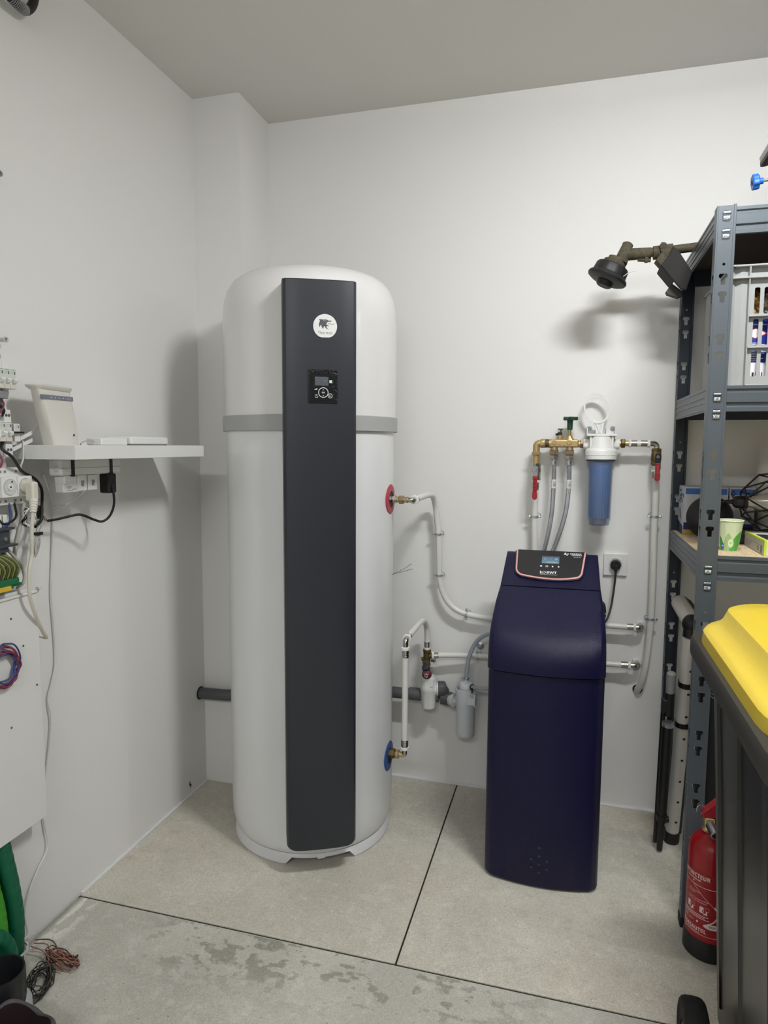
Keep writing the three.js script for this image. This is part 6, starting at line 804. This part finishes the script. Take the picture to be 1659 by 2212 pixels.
{
  const B = [['right-most breaker of the upper row at the left picture edge', 1.241, 1.541], ['second breaker from the right in the upper row at the left picture edge', 1.26, 1.541], ['third breaker from the right in the upper row, cut by the picture edge', 1.279, 1.541], ['right breaker of the middle row, left of the narrow black-buttoned module', 1.262, 1.411], ['left breaker of the middle row, cut by the picture edge', 1.281, 1.411]];
  const b0 = breaker(B[0][0], B[0][1], B[0][2], 'breakers of the open electrical panel'); for (const [l, z, y] of B.slice(1)) copy(b0, [0.03, y, z], l);
  const rail = (lab, y, z0, z1) => { const t = thing('mounting_rail', lab, 'mounting rail', [0.01, y, (z0 + z1) / 2]); part(t, 'rail', [rspan(0.0, 0.02, y - 0.0175, y + 0.0175, z0, z1, 0.001), rspan(0.018, 0.022, y + 0.012, y + 0.0175, z0, z1, 0.0006), rspan(0.018, 0.022, y - 0.0175, y - 0.012, z0, z1, 0.0006)], MT.steel); return t; };
  rail('steel mounting rail behind the upper row of breakers', 1.541, 1.225, 1.5); rail('steel mounting rail behind the middle row of breakers', 1.411, 1.205, 1.5); rail('steel mounting rail behind the two panel sockets', 1.275, 1.19, 1.5);
  const s = thing('busbar_block', 'grey busbar block under the upper row of breakers', 'terminal block', [0.05, 1.5, 1.3]); part(s, 'block', [rspan(0.02, 0.062, 1.493, 1.513, 1.248, 1.42, 0.002), rspan(0.02, 0.054, 1.478, 1.493, 1.256, 1.42, 0.002)], MT.greyMid); part(s, 'screws', [1.265, 1.285].map(z => rod([0.054, 1.486, z], [0.0565, 1.486, z], 0.004)), MT.steel);
  const m = thing('narrow_module', 'narrow white module with a black knob right of the middle breakers', 'switch module', [0.05, 1.41, 1.235]); part(m, 'body', [rspan(0.02, 0.046, 1.372, 1.452, 1.2265, 1.2445, 0.001), rspan(0.044, 0.072, 1.387, 1.432, 1.2265, 1.2445, 0.0015)], MT.white); part(m, 'knob', [rspan(0.071, 0.083, 1.408, 1.4125, 1.2245, 1.2465, 0.001)], MT.black, 'black knob'); part(m, 'print', planarUV(norm(rspan(0.0718, 0.0724, 1.416, 1.43, 1.2285, 1.2425, 0.0002)), (x, y, z) => (1.2425 - z) / 0.014, (x, y) => (y - 1.416) / 0.014), std(0xffffff, 0.5, 0, { map: winTex }));
  const tb = (lab, y, z0, z1) => { const t = thing('terminal_block', lab, 'terminal block', [0.05, y, (z0 + z1) / 2]); part(t, 'block', rspan(0.02, 0.066, y - 0.016, y + 0.016, z0, z1, 0.002), MT.white); for (const f of [0.3, 0.72]) part(t, 'screw_well', rod([0.066, y + 0.002, z0 + (z1 - z0) * f], [0.0668, y + 0.002, z0 + (z1 - z0) * f], 0.0036), MT.greyPlastic); };
  tb('white two-screw terminal block above the middle breakers', 1.45, 1.248, 1.268); tb('white two-screw terminal block below the middle breakers', 1.365, 1.246, 1.268);
  const gb = thing('grey_terminal', 'grey terminal housing below the middle breakers at the picture edge', 'terminal block', [0.05, 1.35, 1.3]); part(gb, 'housing', [rspan(0.02, 0.06, 1.335, 1.385, 1.27, 1.4, 0.003), rspan(0.02, 0.064, 1.45, 1.475, 1.27, 1.4, 0.003)], MT.greyLight);
}
{
  const sock = (lab, z0, z1, plug) => { const zc = (z0 + z1) / 2; const t = thing('panel_socket', lab, 'socket', [0.05, 1.275, zc]); part(t, 'body', [rspan(0.02, 0.052, 1.228, 1.322, z0 + 0.008, z1 + 0.01, 0.002), rspan(0.05, 0.074, 1.2485, 1.3, z0, z1, 0.002)], MT.white); part(t, 'socket_ring', lathe([[0.0185, 0.0015], [0.02, 0.002], [0.0205, 0]], [0.0738, 1.2745, zc], [1, 0, 0], 36), MT.greyLight); part(t, 'shaded_socket_well', lathe([[0, 0.0005], [0.0188, 0.0014]], [0.0738, 1.2745, zc], [1, 0, 0], 36), std(0xcdcecd, 0.5)); for (const g of [[1.312, z0 + 0.016], [1.312, z0 + 0.03], [1.238, z0 + 0.018], [1.238, z0 + 0.036]]) part(t, 'screw_well', rod([0.052, ...g], [0.0528, ...g], 0.0035), MT.greyMid);  // grey ring and well carry the shading of the hollow
    if (!plug) { part(t, 'earth_pin', rod([0.074, 1.2745, zc], [0.077, 1.2745, zc], 0.0075), MT.white); part(t, 'contact_hole', [rod([0.077, 1.2745, zc], [0.0774, 1.2745, zc], 0.0025), rod([0.0752, 1.287, zc - 0.006], [0.0756, 1.287, zc - 0.006], 0.0022)], MT.black); } return t; };
  sock('white panel socket left empty, with its round well in view', 1.2455, 1.294, false); sock('white panel socket with the beige plug in it', 1.1965, 1.2445, true);
  const p = thing('beige_plug', 'beige plug with a thick cord hanging in front of the white trunking', 'plug', [0.1, 1.25, 1.23]);
  part(p, 'plug', [lathe([[0, 0], [0.018, 0], [0.0185, 0.01], [0.012, 0.02], [0, 0.02]], [0.076, 1.2745, 1.222], [1, 0, 0], 30), rbox(0.026, 0.05, 0.021, 0.006, 0.106, 1.262, 1.234), rod([0.112, 1.242, 1.235], [0.119, 1.21, 1.247], 0.0105, 0.0078)], MT.ivory); part(p, 'grip_ribs', [0, 1, 2, 3].map(i => torus(0.0098 - i * 0.0006, 0.0013, [0.1135 + i * 0.0016, 1.236 - i * 0.0065, 1.2375 + i * 0.0024], [0.2, -0.93, 0.33], 20)), MT.ivory);
  part(p, 'cord', tube([[0.119, 1.212, 1.2465], [0.114, 1.18, 1.247], [0.108, 1.14, 1.244], [0.1, 1.099, 1.238], [0.098, 1.06, 1.246], [0.09, 0.995, 1.24], [0.074, 0.93, 1.205], [0.052, 0.872, 1.158], [0.042, 0.852, 1.138], [0.03, 0.853, 1.137], [0.018, 0.862, 1.15], [0.01, 0.88, 1.172]], 0.0048, 90, 12), MT.ivory);
  const q = thing('grey_cable', 'grey flat cord slanting down behind the beige plug to the white trunking', 'cable', [0.04, 1.1, 1.22]); part(q, 'cord', tube([[0.045, 1.23, 1.198], [0.045, 1.189, 1.206], [0.045, 1.15, 1.222], [0.045, 1.1, 1.236], [0.045, 1.012, 1.25]], 0.0055, 50, 10), MT.cordGrey);
  const q2 = thing('grey_cable', 'pale cord beside the green earth terminal, bent over the top of the white trunking', 'cable', [0.06, 1.06, 1.24]); part(q2, 'cord', tube([[0.05, 1.14, 1.29], [0.055, 1.11, 1.262], [0.06, 1.075, 1.236], [0.062, 1.05, 1.226], [0.064, 1.025, 1.232], [0.05, 1.011, 1.24]], 0.004, 50, 10), MT.cordGrey);
  const fl = (lab, pts, pos) => { const t = thing('ribbon_cable', lab, 'cable', pos); const c = new THREE.CatmullRomCurve3(pts.map(P3)).getPoints(20); part(t, 'ribbon', loft(c.map(v => [V(v.x - 0.001, v.y - 0.005, v.z), V(v.x + 0.001, v.y - 0.005, v.z), V(v.x + 0.001, v.y + 0.005, v.z), V(v.x - 0.001, v.y + 0.005, v.z)])), MT.white); }; fl('upper flat white cable between the narrow module and the router', [[0.05, 1.43, 1.14], [0.052, 1.413, 1.165], [0.055, 1.395, 1.21]], [0.05, 1.41, 1.17]); fl('lower flat white cable between the terminal block and the router', [[0.05, 1.392, 1.165], [0.055, 1.381, 1.2], [0.06, 1.366, 1.245]], [0.05, 1.38, 1.2]);
  const lp = thing('white_lead', 'thin white lead looping in front of the shelf end above the panel sockets', 'cable', [0.06, 1.35, 1.21]); part(lp, 'lead', tube([[0.058, 1.39, 1.205], [0.062, 1.37, 1.208], [0.064, 1.345, 1.212], [0.06, 1.32, 1.22], [0.05, 1.315, 1.216], [0.055, 1.34, 1.206], [0.06, 1.36, 1.207]], 0.0016, 50, 7), MT.white);
  const W = (lab, col, pts, r, pos) => { const t = thing('panel_wire', lab, 'wire', pos); part(t, 'wire', tube(pts, r, 40, 9), col); };
  W('red wire below the grey busbar block', MT.wireRed, [[0.058, 1.488, 1.264], [0.066, 1.48, 1.268], [0.07, 1.465, 1.278], [0.066, 1.45, 1.29]], 0.0024, [0.06, 1.47, 1.27]);
  W('thick black wire bending into the white terminal above the middle breakers', MT.wireBlack, [[0.06, 1.478, 1.29], [0.066, 1.474, 1.277], [0.066, 1.462, 1.27], [0.06, 1.45, 1.272]], 0.0042, [0.06, 1.46, 1.28]);
  W('black wire loop under the panel sockets', MT.wireBlack, [[0.05, 1.232, 1.235], [0.06, 1.2, 1.24], [0.066, 1.186, 1.265], [0.062, 1.184, 1.285], [0.056, 1.2, 1.293], [0.05, 1.23, 1.292]], 0.0028, [0.06, 1.2, 1.27]); W('blue wire loop under the panel sockets', MT.wireBlue, [[0.05, 1.232, 1.252], [0.056, 1.2, 1.254], [0.062, 1.18, 1.268], [0.066, 1.172, 1.295]], 0.0028, [0.06, 1.2, 1.262]);
  W('red and black striped wire behind the grey terminal at the picture edge', MT.wireRed, [[0.06, 1.36, 1.29], [0.068, 1.345, 1.285], [0.068, 1.325, 1.29], [0.06, 1.318, 1.3]], 0.0026, [0.06, 1.34, 1.29]);
  const g = thing('grey_connector', 'dark grey connector bracket under the panel sockets at the picture edge', 'connector', [0.05, 1.15, 1.3]); part(g, 'bracket', [rspan(0.02, 0.066, 1.128, 1.172, 1.268, 1.4, 0.003), rspan(0.06, 0.074, 1.168, 1.174, 1.26, 1.4, 0.001), rspan(0.06, 0.078, 1.126, 1.132, 1.256, 1.4, 0.001), rspan(0.03, 0.07, 1.112, 1.128, 1.278, 1.4, 0.002)], std(0x4b4f55, 0.45, 0.3)); part(g, 'bracket_screw', lathe([[0, 0], [0.006, 0], [0.005, 0.003], [0, 0.003]], [0.066, 1.146, 1.284], [1, 0, 0], 18), MT.chrome); part(g, 'white_terminals', [1.274, 1.292].map(z => rspan(0.03, 0.06, 1.174, 1.205, z - 0.007, z + 0.007, 0.002)), MT.white);
}
{
  const t = thing('earth_terminal', 'green earth terminal block bristling with green and yellow wires at the left edge', 'terminal block', [0.05, 1.04, 1.3]);
  part(t, 'block', [rspan(0.03, 0.068, 1.03, 1.052, 1.252, 1.42, 0.002), rspan(0.068, 0.082, 1.03, 1.046, 1.262, 1.42, 0.002), rspan(0.03, 0.062, 1.05, 1.07, 1.246, 1.27, 0.002), rspan(0.03, 0.078, 1.024, 1.031, 1.25, 1.42, 0.001)], MT.greenLeaf); part(t, 'terminal_holes', [0, 1, 2, 3, 4, 5, 6].map(i => rod([0.074, 1.046, 1.266 + i * 0.007], [0.074, 1.0465, 1.266 + i * 0.007], 0.0022)), MT.black); part(t, 'yellow_tag', rspan(0.08, 0.084, 1.018, 1.03, 1.29, 1.34, 0.001), std(0xd8b93c, 0.5), 'yellow tag');
  const ow = [], yw = []; for (let i = 0; i < 9; i++) { const z = 1.262 + i * 0.0075; const pts = [[0.074, 1.047, z], [0.08, 1.068 + 0.004 * (i % 3), z - 0.003], [0.074, 1.09, z + 0.006], [0.062, 1.103, z + 0.02], [0.055, 1.108, z + 0.045]]; (i % 2 ? ow : yw).push(tube(pts, 0.0025, 26, 8)); } part(t, 'olive_wires', ow, MT.wireOlive, 'olive wires'); part(t, 'yellow_green_wires', yw, MT.wireYG, 'yellow green wires'); const m = part(t, 'thick_wires', [tube([[0.05, 1.06, 1.258], [0.055, 1.09, 1.266], [0.05, 1.12, 1.29], [0.045, 1.14, 1.32]], 0.0045, 30, 10)], std(0x7a7440, 0.5), 'thick olive wire');
}
{
  const t = thing('cable_trunking', 'wide white cable trunking on the lower left wall below the open electrical panel', 'cable trunking', [0, 0.37, 1.3]); const w = std(0xe4e3e0, 0.5);
  part(t, 'cover', [rspan(0.056, 0.062, 0.366, 0.99, 1.184, 1.75, 0.002), span(0.0, 0.058, 0.37, 0.99, 1.187, 1.19)], w); part(t, 'back_plate', rspan(0.0, 0.003, 0.37, 0.99, 1.19, 1.75, 0.001), w); part(t, 'top_ledge', [rspan(0.0, 0.066, 0.99, 0.997, 1.186, 1.75, 0.002), rspan(0.0, 0.06, 0.997, 1.006, 1.2, 1.75, 0.002)], w, 'white ledge'); for (const [y, z] of [[0.742, 1.2], [0.86, 1.24], [0.94, 1.275], [0.66, 1.29]]) part(t, 'cover_screw', lathe([[0, 0], [0.003, 0], [0.0025, 0.0012], [0, 0.0015]], [0.062, y, z], [1, 0, 0], 12), MT.greyPlastic, 'small screw'); part(t, 'cable_clip', rbox(0.01, 0.008, 0.01, 0.002, 0.006, 0.985, 1.118), MT.white);
}
{ // coil of red and blue wire
  const mk = (n, s, rr) => { const r = rng(s), g = []; for (let i = 0; i < n; i++) { const pts = []; const R = 0.036 + r() * 0.014, cy = 0.828 + (r() - 0.5) * 0.016, cz = 1.316 + (r() - 0.5) * 0.016; for (let j = 0; j < 14; j++) { const a = j / 14 * Math.PI * 2; pts.push([0.068 + 0.012 * r(), cy + Math.sin(a) * R * (1 + 0.12 * r()), cz + Math.cos(a) * R * 0.92 * (1 + 0.1 * r())]); } g.push(tube(pts, rr, 90, 8, true)); } return g; };
  const t = thing('wire_coil', 'coil of red and blue wire hanging on the white trunking', 'wire coil', [0.08, 0.83, 1.31]); part(t, 'red_turns', mk(5, 31, 0.0021), MT.wireRed, 'red wire'); part(t, 'blue_turns', mk(4, 52, 0.0021), MT.wireBlue, 'blue wire'); part(t, 'hook', rod([0.0625, 0.872, 1.316], [0.085, 0.872, 1.316], 0.003), MT.steel);
}
// green corrugated conduits rising behind the white board
function conduit(label, pts, r, mat) { const t = thing('corrugated_conduit', label, 'conduit', pts[0]); const c = new THREE.CatmullRomCurve3(pts.map(P3)), L = c.getLength(), n = Math.round(L / 0.0021); const s = c.getPoints(n); const g = sweep(s, f => r * (1 + 0.085 * Math.sin(f * L / 0.0068 * Math.PI * 2)), 18); part(t, 'conduit', g, mat); return t; }
conduit('dark green corrugated conduit, right-most below the white trunking', [[0.032, 0.42, 1.33], [0.034, 0.32, 1.312], [0.038, 0.22, 1.298], [0.042, 0.13, 1.293], [0.044, 0.05, 1.302], [0.044, 0.0, 1.308]], 0.0235, MT.greenHose);
conduit('dark green corrugated conduit curving in front of the lime one', [[0.1, 0.19, 1.43], [0.098, 0.165, 1.395], [0.096, 0.12, 1.372], [0.095, 0.06, 1.366], [0.095, 0.0, 1.366]], 0.021, MT.greenHose);
conduit('lime green corrugated conduit at the left picture edge', [[0.032, 0.42, 1.385], [0.036, 0.3, 1.366], [0.044, 0.2, 1.352], [0.05, 0.1, 1.352], [0.05, 0.0, 1.358]], 0.0225, MT.greenLime);
{
  const t = thing('cable_tie', 'white cable tie round the green conduits near the floor', 'cable tie', [0.07, 0.055, 1.3]); const R = rrect(0.014, 0.078, 1.272, 1.388, 0.03, 6); part(t, 'band', loft(R.concat([R[0]]).map(([x, z]) => [V(x, 0.052, z), V(x, 0.058, z), V(x + (x > 0.046 ? 0.0015 : -0.0015), 0.058, z + (z > 1.33 ? 0.0015 : -0.0015)), V(x + (x > 0.046 ? 0.0015 : -0.0015), 0.052, z + (z > 1.33 ? 0.0015 : -0.0015))])), MT.white);
  part(t, 'tail', tube([[0.04, 0.055, 1.274], [0.035, 0.05, 1.24], [0.03, 0.035, 1.215]], 0.0018, 12, 6), MT.white);
}
{ // black pipe socket and the cloth bag in front of it
  const t = thing('black_pipe_end', 'short wide black pipe end standing on the floor at the lower left corner', 'pipe', [0.14, 0, 1.44]);
  part(t, 'pipe', lathe([[0.05, 0], [0.052, 0], [0.0525, 0.05], [0.055, 0.055], [0.0555, 0.125], [0.054, 0.13], [0.0505, 0.129], [0.049, 0.12], [0.048, 0.02], [0, 0.01]], [0.142, 0.0, 1.44], [0, 1, 0], 48), std(0x1f2023, 0.4)); part(t, 'grey_collar', lathe([[0.052, 0], [0.064, 0.0], [0.067, 0.006], [0.066, 0.04], [0.06, 0.047], [0.0535, 0.048]], [0.144, 0.0, 1.442], [0, 1, 0], 44), MT.greyLight, 'pale grey collar');
}
{
  const t = thing('cloth_bag', 'open dark grey felt bag with a dull red lining in the lower left corner', 'bag', [0.276, 0, 1.525]);
  const ring = (f, R, y) => { const row = []; for (let j = 0; j < 56; j++) { const a = j / 56 * Math.PI * 2; const w = 1 + 0.07 * Math.sin(a * 3 + f * 3) + 0.035 * Math.sin(a * 7 + f * 9); row.push(V(0.276 + Math.cos(a) * 0.092 * R * w, Math.max(0.001, y + (y > 0.04 ? 0.009 * Math.sin(a * 2 + 0.6) + 0.004 * Math.sin(a * 5) : 0)), 1.525 + Math.sin(a) * 0.066 * R * w)); } return row; };
  const ft = dataTex(256, 256, (u, v, x, y) => lerp3([52, 48, 50], [104, 100, 103], fbm(u * 9, v * 9, 91, 5)).map(q => Math.max(0, q + (h2(x, y, 8) - 0.5) * 26)));
  part(t, 'felt', loft([[0, 0.9, 0.001], [0.2, 1, 0.02], [0.4, 1.0, 0.05], [0.6, 0.95, 0.084], [0.72, 0.88, 0.1], [0.8, 0.82, 0.102], [0.85, 0.77, 0.097]].map(q => ring(...q)), true, true, false, 1.2), std(0xffffff, 0.95, 0, { map: ft }));
  part(t, 'lining', loft([[0.85, 0.775, 0.0975], [0.88, 0.72, 0.083], [0.9, 0.66, 0.04], [0.92, 0.6, 0.015]].map(q => ring(...q)), true, false, true, 1.2), std(0x200b10, 0.95), 'dull red lining');
}
{ // loose wires on the floor
  const tangle = (label, cols, cx, cz, n, sx, sz, rot, seed, h) => { const t = thing('loose_wires', label, 'wires', [cx, 0, cz]); const r = rng(seed); for (const [name, col, k] of cols) { const g = []; for (let i = 0; i < n * k; i++) { const pts = []; const ph = (r() - 0.5) * 0.5 + rot, e = 0.6 + r() * 0.5, ox = (r() - 0.5) * sx * 0.35, oz = (r() - 0.5) * sz * 0.5, y0 = 0.003 + r() * h; for (let j = 0; j < 14; j++) { const a = j / 14 * Math.PI * 2; const x = Math.cos(a) * sx * e, z = Math.sin(a) * sz * e * (0.7 + 0.5 * r()); pts.push([cx + ox + x * Math.cos(ph) - z * Math.sin(ph), Math.max(0.002, y0 + 0.012 * (r() - 0.3) + 0.01 * Math.sin(a)), cz + oz + x * Math.sin(ph) + z * Math.cos(ph)]); } g.push(tube(pts, 0.0013, 70, 6, i % 3 > 0)); } part(t, name, g, col); } return t; };
  tangle('tangle of thin orange and brown wires on the floor', [['orange_wires', MT.wireOrange, 1], ['black_wires', MT.wireBlack, 0.35]], 0.152, 1.25, 10, 0.05, 0.02, 0.2, 61, 0.024); tangle('tangle of thin black wires on the floor beside the black pipe end', [['black_wires', MT.wireBlack, 1], ['brown_wires', std(0x54453c, 0.6), 0.3]], 0.155, 1.335, 10, 0.055, 0.024, 1.15, 88, 0.035);
  const s = thing('loose_wires', 'few straight orange and brown wires running from the conduits to the orange tangle', 'wires', [0.1, 0, 1.25]); part(s, 'wires', [tube([[0.05, 0.03, 1.24], [0.09, 0.03, 1.235], [0.13, 0.015, 1.262], [0.17, 0.008, 1.275]], 0.0016, 24, 6), tube([[0.05, 0.028, 1.25], [0.09, 0.022, 1.25], [0.135, 0.012, 1.275], [0.175, 0.008, 1.28]], 0.0016, 24, 6)], MT.wireOrange); part(s, 'dark_wire', tube([[0.05, 0.036, 1.235], [0.09, 0.036, 1.224], [0.12, 0.03, 1.235], [0.145, 0.012, 1.26]], 0.0016, 24, 6), std(0x54453c, 0.6));
}
// ---------------------------------------------------------------- small things on the left wall
{
  const t = thing('black_hose_loop', 'loop of black hose hanging in the upper left corner of the wall', 'hose', [0.02, 2.53, 1.1]); const pts = [[0.02, 2.6, 1.28], [0.03, 2.52, 1.23], [0.035, 2.49, 1.16], [0.033, 2.487, 1.12], [0.03, 2.492, 1.098], [0.03, 2.515, 1.078], [0.03, 2.55, 1.066], [0.03, 2.6, 1.062], [0.03, 2.64, 1.1], [0.02, 2.65, 1.2]]; part(t, 'hose', tube(pts, 0.0115, 120, 12), MT.black); const c = new THREE.CatmullRomCurve3(pts.map(P3)); const g = []; for (let i = 0; i < 16; i++) { const f = 0.24 + i * 0.012; g.push(torus(0.0117, 0.0012, c.getPoint(f), c.getTangent(f), 18)); } part(t, 'spiral_wrap', g, MT.greyMid, 'pale spiral wrap'); part(t, 'wall_pin', rod([0, 2.635, 1.13], [0.045, 2.635, 1.13], 0.005), MT.steel);
  const pg = (lab, y, z, m) => { const q = thing('wall_peg', lab, 'wall peg', [0, y, z]); part(q, 'peg', [rod([0, y, z], [0.024, y, z], 0.005), torus(0.0055, 0.0023, [0.026, y, z], [1, 0, 0.2], 20)], m); }; pg('small pale wall clip above the upper breakers', 1.645, 1.212, MT.greyLight); pg('small dark wall clip high up at the left picture edge', 2.051, 1.205, MT.greyMid); pg('tiny pale wall peg just above the upper breakers', 1.6, 1.238, MT.greyLight);
  const h = thing('wall_hole', 'small broken hole in the plaster low on the left wall near the corner', 'hole', [0, 0.04, 0.38]); part(h, 'dark_hole', [ext([[0.372, 0.03], [0.378, 0.028], [0.376, 0.036], [0.385, 0.04], [0.383, 0.05], [0.377, 0.054], [0.379, 0.044], [0.371, 0.041]].map(([z, y]) => [-z, y]), 0.0012).rotateY(Math.PI / 2).translate(0, 0, 0)], MT.black);
}
// ---------------------------------------------------------------- render
scene.traverse(o => { if (o.isMesh) { o.castShadow = true; o.receiveShadow = true; } });
renderer.render(scene, camera);
